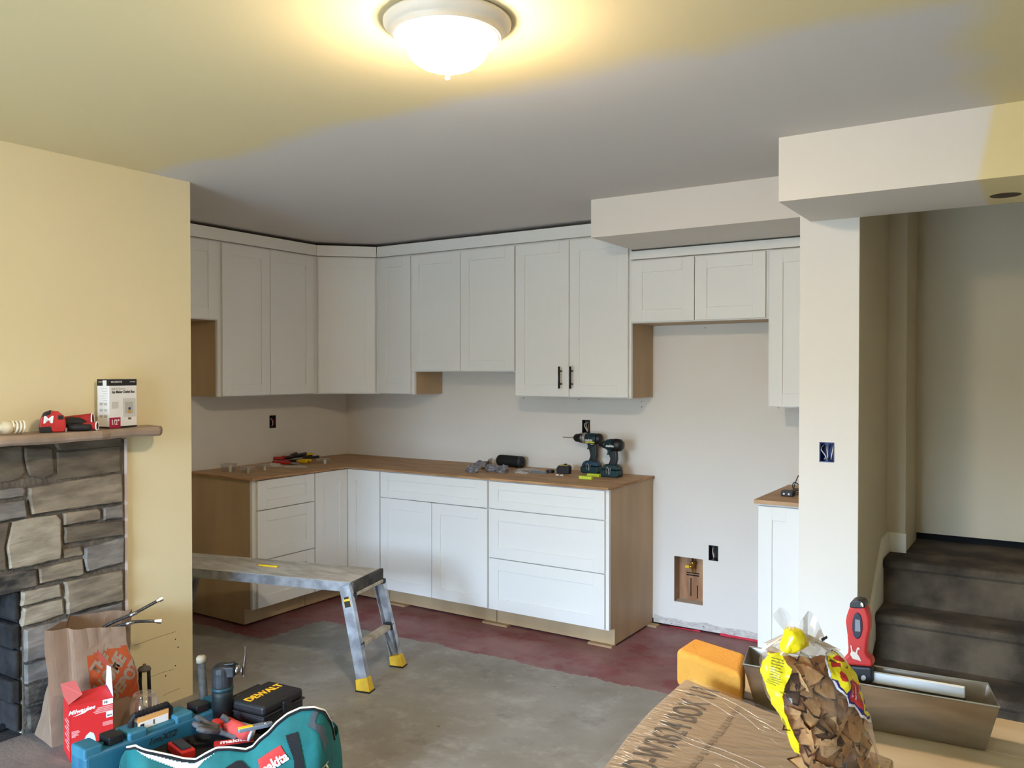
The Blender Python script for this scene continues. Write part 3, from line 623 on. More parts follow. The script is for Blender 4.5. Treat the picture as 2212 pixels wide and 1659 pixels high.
# ================================================================== FIREPLACE STONES
fp = thing('stone_surround', 'grey and tan fieldstone fireplace surround on the yellow wall', 'fireplace', (XY, 1.7, 0.10))
PXF = XY + 0.012
stones = [  # pixel outlines surveyed on the wall face, tone
    ([(-60, 968), (8, 966), (44, 962), (48, 1000), (52, 1022), (40, 1035), (-60, 1048)], 2), ([(50, 966), (110, 968), (114, 1024), (92, 1034), (60, 1028), (52, 1000)], 2),
    ([(114, 958), (188, 951), (258, 944), (258, 962), (190, 968), (122, 972)], 2), ([(120, 977), (200, 968), (258, 962), (258, 1018), (190, 1028), (122, 1036)], 2),
    ([(-60, 1064), (48, 1052), (52, 1058), (50, 1071), (4, 1078), (-60, 1086)], 1), ([(-60, 1092), (48, 1080), (54, 1114), (0, 1124), (-60, 1132)], 1),
    ([(58, 1053), (140, 1040), (259, 1022), (260, 1083), (150, 1098), (64, 1110), (58, 1080)], 0), ([(134, 1108), (208, 1099), (213, 1103), (213, 1121), (134, 1134)], 0),
    ([(219, 1097), (261, 1090), (263, 1117), (220, 1123)], 1), ([(135, 1138), (262, 1124), (264, 1154), (136, 1174)], 2),
    ([(22, 1127), (60, 1119), (118, 1112), (127, 1122), (129, 1180), (126, 1206), (60, 1222), (16, 1229), (10, 1180)], 3), ([(-60, 1136), (14, 1128), (6, 1180), (8, 1230), (-60, 1240)], 2),
    ([(133, 1186), (172, 1180), (177, 1196), (174, 1199), (135, 1205)], 0), ([(180, 1183), (263, 1160), (262, 1214), (183, 1234), (178, 1210)], 1),
    ([(79, 1228), (174, 1206), (177, 1240), (82, 1259)], 0), ([(-60, 1252), (74, 1228), (77, 1264), (40, 1272), (-60, 1290)], 4),
    ([(46, 1279), (126, 1262), (129, 1287), (44, 1308)], 3), ([(48, 1313), (132, 1293), (135, 1324), (90, 1340), (44, 1353)], 3),
    ([(137, 1256), (260, 1231), (262, 1294), (140, 1325)], 0), ([(146, 1332), (262, 1301), (263, 1360), (146, 1385)], 1),
    ([(50, 1359), (140, 1336), (140, 1405), (50, 1428)], 1), ([(51, 1435), (140, 1412), (140, 1452), (52, 1476)], 1), ([(146, 1392), (263, 1366), (263, 1430), (146, 1455)], 0),
    ([(53, 1482), (140, 1460), (140, 1495), (54, 1522)], 4), ([(146, 1462), (263, 1438), (263, 1490), (146, 1520)], 1), ([(55, 1529), (140, 1504), (140, 1560), (60, 1584)], 4), ([(146, 1528), (263, 1498), (263, 1540), (146, 1572)], 2),
    ([(-60, 1092 - 500), (-59, 1092 - 500), (-59, 1093 - 500)], 9)]
rs = random.Random(3)
for pxs, tone in stones:
    if tone == 9: continue
    pts = [P(x, y, 0, PXF) for x, y in pxs]
    # densify with a ragged edge
    dense = []
    for i in range(len(pts)):
        a1, b1 = pts[i], pts[(i + 1) % len(pts)]; n = max(1, int((b1 - a1).length / 0.022))
        for k in range(n):
            p = a1.lerp(b1, k / n); j = 0.0035 * noise.noise(p * 45)
            dense.append(p + Vector((0, j, 0.0035 * noise.noise(p * 45 + Vector((9, 9, 9))))))
    dep = rs.uniform(0.010, 0.026); c = sum(dense, Vector()) / len(dense)
    bm = B(); base = [bm.verts.new(p - Vector((0.010, 0, 0))) for p in dense]
    edge = [bm.verts.new(p + Vector((dep * 0.75, 0, 0))) for p in dense]
    def ins(p, s):
        q = c + (p - c) * s; w_ = (p - c).length
        return p + (c - p).normalized() * min(0.007, w_ * 0.3)
    top = [bm.verts.new(ins(p, 0) + Vector((dep + 0.004 * noise.noise(p * 30), 0, 0))) for p in dense]
    n = len(dense)
    for ra, rb in ((base, edge), (edge, top)):
        for i in range(n): bm.faces.new((ra[i], ra[(i + 1) % n], rb[(i + 1) % n], rb[i]))
    tilt = rs.uniform(-0.05, 0.05)
    for v in top: v.co.x = c.x + dep + tilt * (v.co.z - c.z)
    bm.faces.new(top)
    bm.faces.new(base[::-1])
    put('stone', bm, stone_soot if tone == 4 else STONE[tone], fp, world=True, smooth=False)
# mortar bed behind the stones (with the opening left free)
bm = B(); bx(bm, XY + 0.0005, PXF + 0.003, FB[1], 2.135, 0.10, 1.247); bx(bm, XY + 0.0005, PXF + 0.003, 0.5, FB[1], FB[3] + 0.0, 1.247)
put('mortar_bed', bm, mortar, fp, world=True)
bm = B(); bx(bm, XY + 0.0005, XY + 0.016, 2.137, 2.150, 0.0, 1.247); put('edge_strip', bm, mat('pinkish_edge_strip', (214, 200, 196), 0.7), fp, world=True)
# sooty jamb stones inside the opening
for k, (z0, z1) in enumerate(((0.56, 0.672), (0.45, 0.545), (0.33, 0.44), (0.235, 0.32), (0.12, 0.225))):
    bm = box(-3.62, XY + 0.016, FB[1] - 0.032 - 0.012 * (k % 2), FB[1] - 0.009, z0, z1)
    for v in bm.verts: v.co += Vector((0, 0.006 * noise.noise(v.co * 20), 0))
    put('jamb_stone', bm, soot, wfb, world=True, bevel=0.008, label='soot blackened stone')
bm = B(); obox(bm, (-3.50, 1.36, 0.128), (0, 1, 0), (1, 0, 0), (0, 0, 1), 0.70, 0.02, 0.018); put('fireplace_rail', bm, mat('sooty_steel', (60, 64, 72), 0.4, 0.7), label='dark steel rail at the foot of the firebox opening', cat='metal rail')
bm = B(); lathe(bm, [(0.001, 0), (0.052, 0.008), (0.056, 0.06), (0.055, 0.30), (0.05, 0.345), (0.001, 0.35)], (-3.66, 1.30, 0.176), 'y', 18)
for v in bm.verts: v.co += Vector((0.006 * noise.noise(v.co * 25), 0, 0.006 * noise.noise(v.co * 25 + Vector((5, 5, 5)))))
put('log', bm, mat('bark', (104, 80, 54), 0.9, rgb2=(60, 46, 34), vscale=12, bump=0.7), label='rounded brown log lying in the dark firebox', cat='log', smooth=True)
# mantel
def mant_z(y, top=True): return 1.302 if top else 1.262
bm = B(); n = 40; ring = []
for i in range(n + 1):
    y = 0.45 + (2.262 - 0.45) * i / n
    wv = 0.17 + 0.020 * noise.noise(Vector((y * 4, 1, 0))) - (0.018 if y > 1.98 else 0) ; th = 0.040 + 0.006 * noise.noise(Vector((y * 6, 7, 0))); zt = 1.302
    e0 = 0.7 if i in (0, n) else 1.0
    x_ = XY + 0.0008
    ring.append([bm.verts.new(p) for p in ((x_, y, zt - th), (x_ + (wv - 0.012) * e0, y, zt - th), (x_ + wv * e0, y, zt - th * 0.75), (x_ + (wv + 0.004) * e0, y, zt - th * 0.4), (x_ + (wv - 0.008) * e0, y, zt - 0.002), (x_, y, zt))])
for a1, b1 in zip(ring, ring[1:]):
    for k in range(6): bm.faces.new((a1[k], a1[(k + 1) % 6], b1[(k + 1) % 6], b1[k]))
bm.faces.new(ring[0]); bm.faces.new(ring[-1])
put('mantel_shelf', bm, slab_m, label='rough pinkish sandstone mantel slab on the yellow wall', cat='shelf')
MZ = 1.3025

# ---- things on the mantel
# outlet box carton
t = thing('carton', 'white carton with black top band and magenta label on the mantel', 'box', (-3.34, 2.04, MZ))
C0 = Vector((-3.335, 2.018, MZ)); uF = Vector((-0.16, 0.98, 0)).normalized(); uS = Vector((-uF.y, uF.x, 0))
H_, Wf, Ws = 0.208, 0.142, 0.070
bm = B(); obox(bm, C0 + uF * Wf / 2 + uS * Ws / 2 + Vector((0, 0, H_ / 2)), uF, uS, (0, 0, 1), Wf, Ws, H_); put('body', bm, white_card, t, world=True, bevel=0.0008, seg=1)
zv = Vector((0, 0, 1))
def face_patch(o, u, n, x0, x1, z0, z1, off=0.0006):
    bm = B(); prism(bm, [o + u * x0 + zv * z0 + n * 0.0001, o + u * x1 + zv * z0 + n * 0.0001, o + u * x1 + zv * z1 + n * 0.0001, o + u * x0 + zv * z1 + n * 0.0001], n * off); return bm
nF, nS = -uS, -uF; oS = C0
put('top_band', face_patch(C0, uF, nF, 0, Wf, H_ - 0.028, H_), text_black, t, world=True)
put('top_band', face_patch(C0, uS, nS, 0, Ws, H_ - 0.028, H_), text_black, t, world=True)
put('base_band', face_patch(C0, uF, nF, 0.056, Wf, 0, 0.007), text_black, t, world=True)
put('base_band', face_patch(C0, uS, nS, 0, Ws, 0, 0.007), text_black, t, world=True)
magenta = mat('magenta_print', (170, 24, 72), 0.6)
put('size_label', face_patch(C0, uF, nF, 0, 0.056, 0, 0.045, 0.0009), magenta, t, world=True, label='magenta size label reading 1/2 inch')
def ftext(s, x, z, size, m_, par, name='lettering', o=C0, u=uF, n=nF, off=0.0009, **k):
    bm = text_bm(s, size, 0.0002, **k); place(bm, o + u * x + zv * z + n * off, u, zv, n); return put(name, bm, m_, par, world=True)
ftext('1/2"', 0.029, 0.024, 0.031, text_white, t, bold=0.0006, sx_=0.85, off=0.0013)
ftext('Ice Maker Outlet Box', 0.0725, H_ - 0.055, 0.0165, text_black, t, bold=0.0004, sx_=0.80)
ftext('Push-To-Connect', 0.047, H_ - 0.041, 0.0105, grey_card, t, sx_=0.95)
ftext('WATERTITE', 0.036, H_ - 0.012, 0.0105, text_white, t, bold=0.0002, off=0.0012)
ftext('PROSERIES', 0.120, H_ - 0.012, 0.006, text_white, t, off=0.0012)
ftext('WATERTITE', 0.045, H_ - 0.012, 0.006, text_white, t, o=C0 + uS * 0, u=-uS * -1 if False else uS, n=nS, off=0.0012)
put('hang_tag', face_patch(C0, uS, nS, 0.036 - 0.022, 0.036, H_ - 0.033, H_ - 0.005, 0.001), white_card, t, world=True)
put('picture', face_patch(C0, uF, nF, 0.070, 0.136, 0.045, 0.125), mat('print_light_grey', (206, 204, 200), 0.6), t, world=True)
put('picture', face_patch(C0, uF, nF, 0.082, 0.122, 0.060, 0.110, 0.0011), mat('print_mid_grey', (180, 178, 172), 0.6), t, world=True)
put('picture', face_patch(C0, uF, nF, 0.096, 0.110, 0.061, 0.076, 0.0014), mat('print_gold', (190, 150, 70), 0.6), t, world=True)
put('picture', face_patch(C0, uF, nF, 0.097, 0.109, 0.076, 0.086, 0.0014), mat('print_blue', (40, 50, 120), 0.6), t, world=True)
put('picture', face_patch(C0, uF, nF, 0.012, 0.046, 0.083, 0.112), mat('print_light_grey', (206, 204, 200), 0.6), t, world=True)
put('thumb_notch', face_patch(C0, uF, nF, 0.096, 0.112, 0.033, 0.042), kraft_in, t, world=True)
bm = B()
for k in range(7): bm2 = face_patch(C0, uS, nS, 0.010, 0.050 - 0.008 * (k % 3), H_ - 0.042 - k * 0.010, H_ - 0.040 - k * 0.010); me_ = bpy.data.meshes.new('t'); bm2.to_mesh(me_); bm2.free(); bm.from_mesh(me_); bpy.data.meshes.remove(me_)
for k in range(3):
    for j in range(2):
        bm2 = face_patch(C0, uS, nS, 0.012 + j * 0.026, 0.030 + j * 0.026, 0.045 + k * 0.026, 0.056 + k * 0.026); me_ = bpy.data.meshes.new('t'); bm2.to_mesh(me_); bm2.free(); bm.from_mesh(me_); bpy.data.meshes.remove(me_)
put('fine_print', bm, mat('print_pale', (190, 188, 182), 0.6), t, world=True, kind='stuff')
# tape measure
t = thing('tape_measure', 'red and black tape measure with a silver hook on the mantel', 'tape measure', (-3.33, 1.79, MZ))
def tape(t, o, u, m_body, m_trim, s=1.0, logo=True):
    n_ = Vector((u.y, -u.x, 0))
    prof = [(-0.040, 0.0), (-0.043, 0.012), (-0.040, 0.045), (-0.030, 0.066), (-0.008, 0.074), (0.014, 0.070), (0.030, 0.056), (0.036, 0.036), (0.036, 0.010), (0.030, 0.0)]
    bm = B(); prism(bm, [o + u * (a * s) + zv * (b * s) - n_ * 0.017 * s for a, b in prof], n_ * 0.034 * s); put('case', bm, m_body, t, world=True, bevel=0.004 * s)
    bm = B(); prism(bm, [o + u * (a * s) + zv * (b * s) - n_ * 0.019 * s for a, b in ((-0.043, 0.0), (-0.044, 0.018), (-0.010, 0.020), (-0.004, 0.003), (-0.004, 0))], n_ * 0.038 * s)
    prism(bm, [o + u * (a * s) + zv * (b * s) - n_ * 0.018 * s for a, b in ((-0.037, 0.052), (-0.030, 0.067), (-0.008, 0.0755), (-0.010, 0.060))], n_ * 0.036 * s)
    put('grip', bm, m_trim, t, world=True, bevel=0.002 * s)
    bm = B(); obox(bm, o + u * 0.036 * s + zv * 0.006 * s, u, n_, zv, 0.004 * s, 0.026 * s, 0.016 * s); obox(bm, o + u * 0.028 * s + zv * 0.013 * s, u, n_, zv, 0.02 * s, 0.024 * s, 0.001); put('hook', bm, steel, t, world=True)
    bm = B(); obox(bm, o + u * 0.020 * s + zv * 0.050 * s + n_ * 0.018 * s, u, zv, n_, 0.016 * s, 0.014 * s, 0.003 * s); put('lock_button', bm, black_plastic, t, world=True, bevel=0.001)
    if logo:
        bm = text_bm('M', 0.034 * s, 0.0004, bold=0.001, sx_=1.2, shear=0.1); place(bm, o - u * 0.018 * s + zv * 0.042 * s + n_ * 0.0176 * s, u, zv, n_); put('logo', bm, text_white, t, world=True)
    return t
tape(t, Vector((-3.335, 1.785, MZ)), Vector((0.42, 0.9, 0)).normalized(), red_tool, black_plastic, 1.16)
# work gloves rolled beside it
def finger_glove(t, pts_list, cuff, hem, m_palm, m_cuff, m_hem):
    for pts, r in pts_list: bm = B(); tube(bm, smooth_path(pts, 4), r, 10); put('finger', bm, m_palm, t, world=True, smooth=True)
    bm = B(); tube(bm, smooth_path(cuff[0], 4), cuff[1], 12); put('cuff', bm, m_cuff, t, world=True, smooth=True)
t = thing('work_gloves', 'rolled pair of red work gloves with black palms and white hems on the mantel', 'gloves', (-3.31, 1.90, MZ))
gl_black = mat('black_nitrile', (34, 33, 33), 0.7, var=0.2, vscale=30); gl_red = mat('red_knit', (178, 44, 40), 0.9, var=0.15, vscale=40, bump=0.3, bscale=200)
for k, (a1, b1, r0, r1) in enumerate((((-3.395, 1.86, MZ + 0.036), (-3.325, 1.94, MZ + 0.042), 0.020, 0.026), ((-3.345, 1.88, MZ + 0.017), (-3.285, 1.935, MZ + 0.0175), 0.014, 0.0170))):
    a1, b1 = Vector(a1), Vector(b1); bm = B(); tube(bm, [a1.lerp(b1, q / 5) for q in range(6)], [r0 + (r1 - r0) * q / 5 for q in range(6)], 16)
    put('cuff', bm, gl_red, t, world=True, smooth=True)
    bm = B(); dq = (b1 - a1).normalized(); tube(bm, [b1, b1 + dq * 0.0006], r1 * 0.90, 16); put('cuff_opening', bm, mat('dark_red_inside', (96, 10, 14), 0.9), t, world=True)
    d_ = (b1 - a1).normalized(); bm = B(); q1 = []
    sv = d_.cross(zv).normalized(); uv = sv.cross(d_)
    tube(bm, [b1 + (sv * math.cos(2 * PI * q / 18) + uv * math.sin(2 * PI * q / 18)) * r1 for q in range(19)], 0.0028, 6); put('hem', bm, text_white, t, world=True, smooth=True)
bm = B(); tube(bm, smooth_path([(-3.365, 1.835, MZ + 0.030), (-3.345, 1.87, MZ + 0.034), (-3.325, 1.915, MZ + 0.026)], 4), [0.018, 0.020, 0.021, 0.022, 0.022, 0.021, 0.019, 0.015, 0.010], 12); put('palm', bm, gl_black, t, world=True, smooth=True)
bm = B(); tube(bm, smooth_path([(-3.33, 1.84, MZ + 0.014), (-3.30, 1.88, MZ + 0.014), (-3.295, 1.91, MZ + 0.0125)], 4), 0.0135, 12); put('finger', bm, gl_black, t, world=True, smooth=True)
# spiral lamp
t = thing('spiral_bulb', 'white spiral compact fluorescent bulb lying at the left end of the mantel', 'light bulb', (-3.33, 1.62, MZ))
cfl = mat('bulb_glass', (236, 228, 206), 0.3); cfl_b = mat('bulb_base', (222, 208, 178), 0.5)
bm = B(); lathe(bm, [(0.001, 0), (0.013, 0.002), (0.014, 0.022), (0.024, 0.028), (0.026, 0.05), (0.022, 0.056), (0.001, 0.058)], (-3.335, 1.565, MZ + 0.027), 'y', 24); put('base', bm, cfl_b, t, world=True, smooth=True)
pts = [(-3.335 + 0.021 * math.cos(q * 0.42), 1.623 + 0.05 * q / 55, MZ + 0.027 + 0.021 * math.sin(q * 0.42)) for q in range(56)]
bm = B(); tube(bm, pts, 0.0052, 8); put('spiral_tube', bm, cfl, t, world=True, smooth=True)

# ================================================================== ALUMINIUM WORK PLATFORM
ua = Vector((-0.969, -0.247, 0)).normalized()            # from right end to left end
ub = Vector((-ua.y, ua.x, 0)) * -1                        # across, away from the viewer
if ub.y < 0: ub = -ub
PZ = 0.50; pn = Vector((-2.896, 3.007, PZ)); PW, PL = 0.315, 1.22
t = thing('work_platform', 'aluminium folding work bench with yellow feet and a dusty top', 'work bench', (-3.45, 3.02, 0))
def F(a, b, z): return pn + ua * a + ub * b + Vector((0, 0, z - PZ))
def fbox(bm, a0, a1, b0, b1, z0, z1): prism(bm, [F(a0, b0, z0), F(a1, b0, z0), F(a1, b1, z0), F(a0, b1, z0)], (0, 0, z1 - z0))
bm = B(); fbox(bm, 0.006, PL, 0.004, PW - 0.004, PZ - 0.008, PZ)
put('deck', bm, alu_dirty, t, world=True)
for b0 in (0, PW - 0.004):
    bm = B(); fbox(bm, 0.012, PL, b0, b0 + 0.004, PZ - 0.048, PZ - 0.001)
    for k in range(4): fbox(bm, 0.012, PL, b0 - (0.0015 if b0 == 0 else -0.004), b0 + (0.0 if b0 == 0 else 0.0055), PZ - 0.012 - k * 0.010, PZ - 0.009 - k * 0.010)
    put('side_rail', bm, alu, t, world=True)
bm = B(); fbox(bm, -0.010, 0.010, -0.001, PW + 0.001, PZ - 0.050, PZ + 0.002)
put('end_cap', bm, mat('dusty_black_plastic', (40, 40, 42), 0.7, rgb2=(84, 82, 78), vscale=12), t, world=True, bevel=0.003)
bm = B(); fbox(bm, -0.016, 0.012, -0.004, PW + 0.006, PZ - 0.068, PZ - 0.054); put('cross_bar', bm, alu_dirty, t, world=True, bevel=0.002)
bm = B()
fbox(bm, -0.020, 0.016, -0.008, 0.018, PZ - 0.082, PZ - 0.050); fbox(bm, -0.020, 0.016, PW - 0.012, PW + 0.012, PZ - 0.078, PZ - 0.052)
put('hinge_block', bm, black_plastic, t, world=True, bevel=0.004)
footN, footF = Vector((-2.775, 2.972, 0)), Vector((-2.868, 3.322, 0))
def leg_set(side):
    if side == 0: tops = (F(0.028, -0.012, PZ - 0.012), F(0.020, PW + 0.002, PZ - 0.06)); feet = (footN, footF)
    else: tops = (F(PL - 0.03, -0.010, PZ - 0.045), F(PL - 0.03, PW + 0.01, PZ - 0.045)); feet = (F(PL + 0.115, -0.04, 0), F(PL + 0.115, PW + 0.04, 0))
    for k in (0, 1):
        a1, b1 = tops[k], feet[k]; d = (b1 - a1).normalized(); f0 = a1.lerp(b1, 0.90)
        lg = B()
        s_ = ub; w_ = d.cross(s_).normalized()
        obox(lg, (a1 + f0) / 2 - s_ * 0.013 * (1 if k == 0 else -1), d, s_, w_, (f0 - a1).length, 0.003, 0.058)
        for q in (-1, 1): obox(lg, (a1 + f0) / 2 + w_ * q * 0.0275, d, s_, w_, (f0 - a1).length, 0.028, 0.003)
        L_ = put('leg', lg, alu, t, world=True)
        fb = B(); f1 = b1 + Vector((0, 0, 0.006)); A_, B_ = f0 - d * 0.012, f1
        va = [A_ + s_ * i * 0.019 + w_ * j * 0.033 for i, j in ((-1, -1), (1, -1), (1, 1), (-1, 1))]
        vb = [Vector(((B_ + s_ * i * 0.026 + w_ * j * 0.038).x, (B_ + s_ * i * 0.026 + w_ * j * 0.038).y, 0.006)) for i, j in ((-1, -1), (1, -1), (1, 1), (-1, 1))]
        va = [fb.verts.new(v) for v in va]; vb = [fb.verts.new(v) for v in vb]
        fb.faces.new(va); fb.faces.new(vb[::-1])
        for i in range(4): fb.faces.new((va[i], va[(i + 1) % 4], vb[(i + 1) % 4], vb[i]))
        ft = put('foot', fb, yellow_pl, L_, world=True, bevel=0.003, label='yellow rubber foot')
        sb = B(); prism(sb, [Vector((v.x, v.y, 0)) for v in [B_ + s_ * i * 0.028 + w_ * j * 0.040 for i, j in ((-1, -1), (1, -1), (1, 1), (-1, 1))]], (0, 0, 0.007)); put('sole', sb, black_plastic, L_, world=True)
        if k == 0 and side == 0:
            lb = B(); obox(lb, a1.lerp(b1, 0.155) - s_ * 0.0152, d, w_, s_, 0.050, 0.036, 0.0008); put('label', lb, yellow_pl, L_, world=True)
            lb = B(); obox(lb, a1.lerp(b1, 0.175) - s_ * 0.0158, d, w_, s_, 0.030, 0.032, 0.0008); obox(lb, a1.lerp(b1, 0.115) - s_ * 0.0158, d, w_, s_, 0.010, 0.028, 0.0008); put('label_print', lb, text_black, L_, world=True)
    m0, m1 = tops[0].lerp(feet[0], 0.60), tops[1].lerp(feet[1], 0.55); zz = 0.205; m0.z = m1.z = zz
    rb = B(); beam(rb, m0, m1, 0.042, 0.022); R_ = put('rung', rb, alu_dirty, t, world=True, bevel=0.002)
    eb = B(); dd = (m1 - m0).normalized()
    for q, s0 in ((m0, 1), (m1, -1)): beam(eb, q - dd * 0.010 * s0, q + dd * 0.030 * s0, 0.050, 0.032)
    put('rung_cap', eb, black_plastic, t, world=True, bevel=0.004)
    for k in (0, 1):
        q = (m0, m1)[k]; s0 = 1 if k == 0 else -1; kb = B()
        beam(kb, q + dd * 0.055 * s0 - Vector((0, 0, 0.008)), tops[k].lerp(feet[k], 0.86) + dd * 0.012 * s0, 0.020, 0.003, up=dd); put('brace', kb, alu, t, world=True)
leg_set(0); leg_set(1)
# yellow pencil on the platform
pa, pb = P(556, 1220, 2, PZ + 0.006), P(600, 1224, 2, PZ + 0.006)
t = thing('carpenter_pencil', 'flat yellow carpenter pencil lying on the bench top', 'pencil', (pa + pb) / 2 - Vector((0, 0, 0.006)))
bm = B(); beam(bm, pa.lerp(pb, 0.08), pb, 0.014, 0.009); put('shaft', bm, yellow_pl, t, world=True, bevel=0.002)
bm = B(); d = (pb - pa).normalized(); q = pa.lerp(pb, 0.08); sv = d.cross(zv)
va = [bm.verts.new(q + sv * i * 0.007 + zv * j * 0.0045) for i, j in ((-1, -1), (1, -1), (1, 1), (-1, 1))]; tip = bm.verts.new(pa - d * 0.006)
bm.faces.new(va)
for i in range(4): bm.faces.new((va[i], va[(i + 1) % 4], tip))
put('tip', bm, stud_wood, t, world=True)

# ================================================================== THINGS ON THE WORKTOP
def drill(name, label, x, y, kind):
    """a cordless tool standing on its battery, nose to -x; local frame z up"""
    t = thing(name, label, 'drill', (x, y, T), 0.0)
    def L(*pts): return [Vector((a, -0.0, b)) for a, b in pts]
    def ext(pts, w, m_, nm, bv=0.004):
        bm = B(); prism(bm, [(a, -w / 2, b) for a, b in pts], (0, w, 0)); return put(nm, bm, m_, t, bevel=bv)
    hz = 0.205 if kind == 'hammer' else 0.190
    bat = ext([(-0.058, 0.002), (0.052, 0.002), (0.060, 0.012), (0.060, 0.038), (0.050, 0.044), (-0.060, 0.044), (-0.064, 0.030), (-0.062, 0.010)], 0.074, teal_dark, 'battery', 0.006)
    put('battery_base', box(-0.050, 0.048, -0.034, 0.034, 0.0, 0.008), black_plastic, bat)
    ext([(-0.060, 0.046), (0.058, 0.046), (0.054, 0.060), (0.030, 0.076), (-0.030, 0.078), (-0.046, 0.068)], 0.066, teal_dark if kind != 'hammer' else mat('navy_tool_plastic', (26, 60, 84), 0.45), 'foot', 0.006)
    ext([(-0.020, 0.070), (0.030, 0.070), (0.040, 0.110), (0.036, hz - 0.020), (-0.008, hz - 0.030), (-0.016, hz - 0.050), (-0.004, 0.110)], 0.034, black_plastic, 'handle', 0.008)
    bm = B(); prism(bm, [(0.014, -0.0182, 0.095), (0.022, -0.0182, 0.095), (0.020, -0.0182, hz - 0.04), (0.008, -0.0182, hz - 0.045)], (0, 0.0364, 0)); put('handle_insert', bm, teal_dark, t, bevel=0.002)
    ext([(-0.030, hz - 0.058), (-0.014, hz - 0.056), (-0.004, hz - 0.030), (-0.028, hz - 0.022), (-0.024, hz - 0.040)], 0.022, teal_dark, 'trigger', 0.002)
    bm = B(); r = 0.036
    if kind == 'hammer':
        lathe(bm, [(0.001, 0.072), (0.024, 0.068), (0.032, 0.056), (0.034, 0.02), (0.034, -0.020), (0.030, -0.040), (0.001, -0.041)], (0, 0, hz + 0.012), 'x', 28); put('motor_housing', bm, teal_dark, t, smooth=True)
        bm = B(); lathe(bm, [(0.033, 0.036), (0.0345, 0.050), (0.030, 0.064), (0.018, 0.0735), (0.001, 0.074)], (0, 0, hz + 0.012), 'x', 28); put('rear_grip', bm, black_plastic, t, smooth=True)
        bm = B(); lathe(bm, [(0.001, -0.036), (0.034, -0.037), (0.035, -0.050), (0.033, -0.058), (0.001, -0.060)], (0, 0, hz + 0.012), 'x', 28); put('gear_ring', bm, mat('grey_ring', (150, 150, 148), 0.4, 0.4), t, smooth=True)
        bm = B(); lathe(bm, [(0.001, -0.058), (0.031, -0.060), (0.032, -0.078), (0.028, -0.084), (0.027, -0.100), (0.024, -0.114), (0.014, -0.126), (0.006, -0.132), (0.001, -0.133)], (0, 0, hz + 0.012), 'x', 28); put('chuck', bm, black_plastic, t, smooth=True)
        bm = B(); lathe(bm, [(0.0326, -0.064), (0.0334, -0.066), (0.0326, -0.068)], (0, 0, hz + 0.012), 'x', 28); put('chuck_ring', bm, steel, t, smooth=True)
        bm = B(); lathe(bm, [(0.001, -0.130), (0.0026, -0.131), (0.0026, -0.205), (0.0005, -0.212)], (0, 0, hz + 0.012), 'x', 8); put('drill_bit', bm, mat('bit_steel', (120, 90, 74), 0.4, 0.7), t, smooth=True)
        put('yellow_strip', box(-0.030, 0.034, -0.0352, -0.030, hz - 0.014, hz - 0.005), mat('yellow_strip', (190, 180, 40), 0.5), t)
        put('vent', box(-0.018, 0.010, -0.036, -0.02, hz + 0.020, hz + 0.032), black_plastic, t)
        tx, tz = -0.004, hz + 0.004
    else:
        bm = B(); lathe(bm, [(0.001, 0.074), (0.020, 0.072), (0.034, 0.058), (0.038, 0.035), (0.037, -0.005), (0.032, -0.030), (0.026, -0.040), (0.001, -0.041)], (0, 0, hz + 0.004), 'x', 28); put('motor_housing', bm, teal_dark, t, smooth=True)
        bm = B(); lathe(bm, [(0.0385, 0.012), (0.0395, 0.034), (0.036, 0.058), (0.022, 0.075), (0.001, 0.0765)], (0, 0, hz + 0.004), 'x', 28); put('rear_grip', bm, black_plastic, t, smooth=True)
        bm = B(); lathe(bm, [(0.001, -0.036), (0.022, -0.038), (0.024, -0.050), (0.016, -0.066), (0.012, -0.085), (0.001, -0.086)], (0, 0, hz + 0.004), 'x', 28); put('nose', bm, black_plastic, t, smooth=True)
        tx, tz = 0.004, hz
    bm = text_bm('makita', 0.020, 0.0004, shear=0.2, bold=0.0004); place(bm, (tx, -0.0385, tz), (1, 0, 0), (0, 0, 1)); put('lettering', bm, text_white, t)
    bm = B(); tube(bm, smooth_path([(-0.012, -0.040, 0.020), (-0.018, -0.042, 0.045), (-0.012, -0.042, 0.062), (-0.004, -0.041, 0.055), (-0.001, -0.040, 0.022), (0.006, -0.040, 0.025), (0.009, -0.040, 0.060)], 4), 0.0022, 6); put('belt_clip', bm, steel, t, smooth=True)
    return t
drill('hammer_drill', 'teal and black cordless hammer drill with a thin bit, standing on its battery', -2.425, 4.655, 'hammer')
drill('impact_driver', 'shorter teal and black cordless impact driver standing right of the drill', -2.232, 4.545, 'impact')
# loudspeaker
sp = P(1104, 1003, 2, T); 
t = thing('portable_speaker', 'black cylindrical portable speaker lying on the worktop against the wall', 'speaker', (-3.04, 4.665, T))
bm = B(); lathe(bm, [(0.001, -0.104), (0.030, -0.103), (0.036, -0.096), (0.038, -0.08), (0.038, 0.08), (0.036, 0.096), (0.030, 0.103), (0.001, 0.104)], (0, 0, 0.038), 'x', 32); put('body', bm, mat('black_mesh_cloth', (18, 18, 21), 0.8, bump=0.3, bscale=300), t, smooth=True)
bm = B(); lathe(bm, [(0.026, 0.1035), (0.034, 0.1), (0.0385, 0.092), (0.0385, 0.082), (0.037, 0.08)], (0, 0, 0.038), 'x', 32); put('end_ring', bm, dark_plastic, t, smooth=True)
t.rotation_euler.z = -0.10
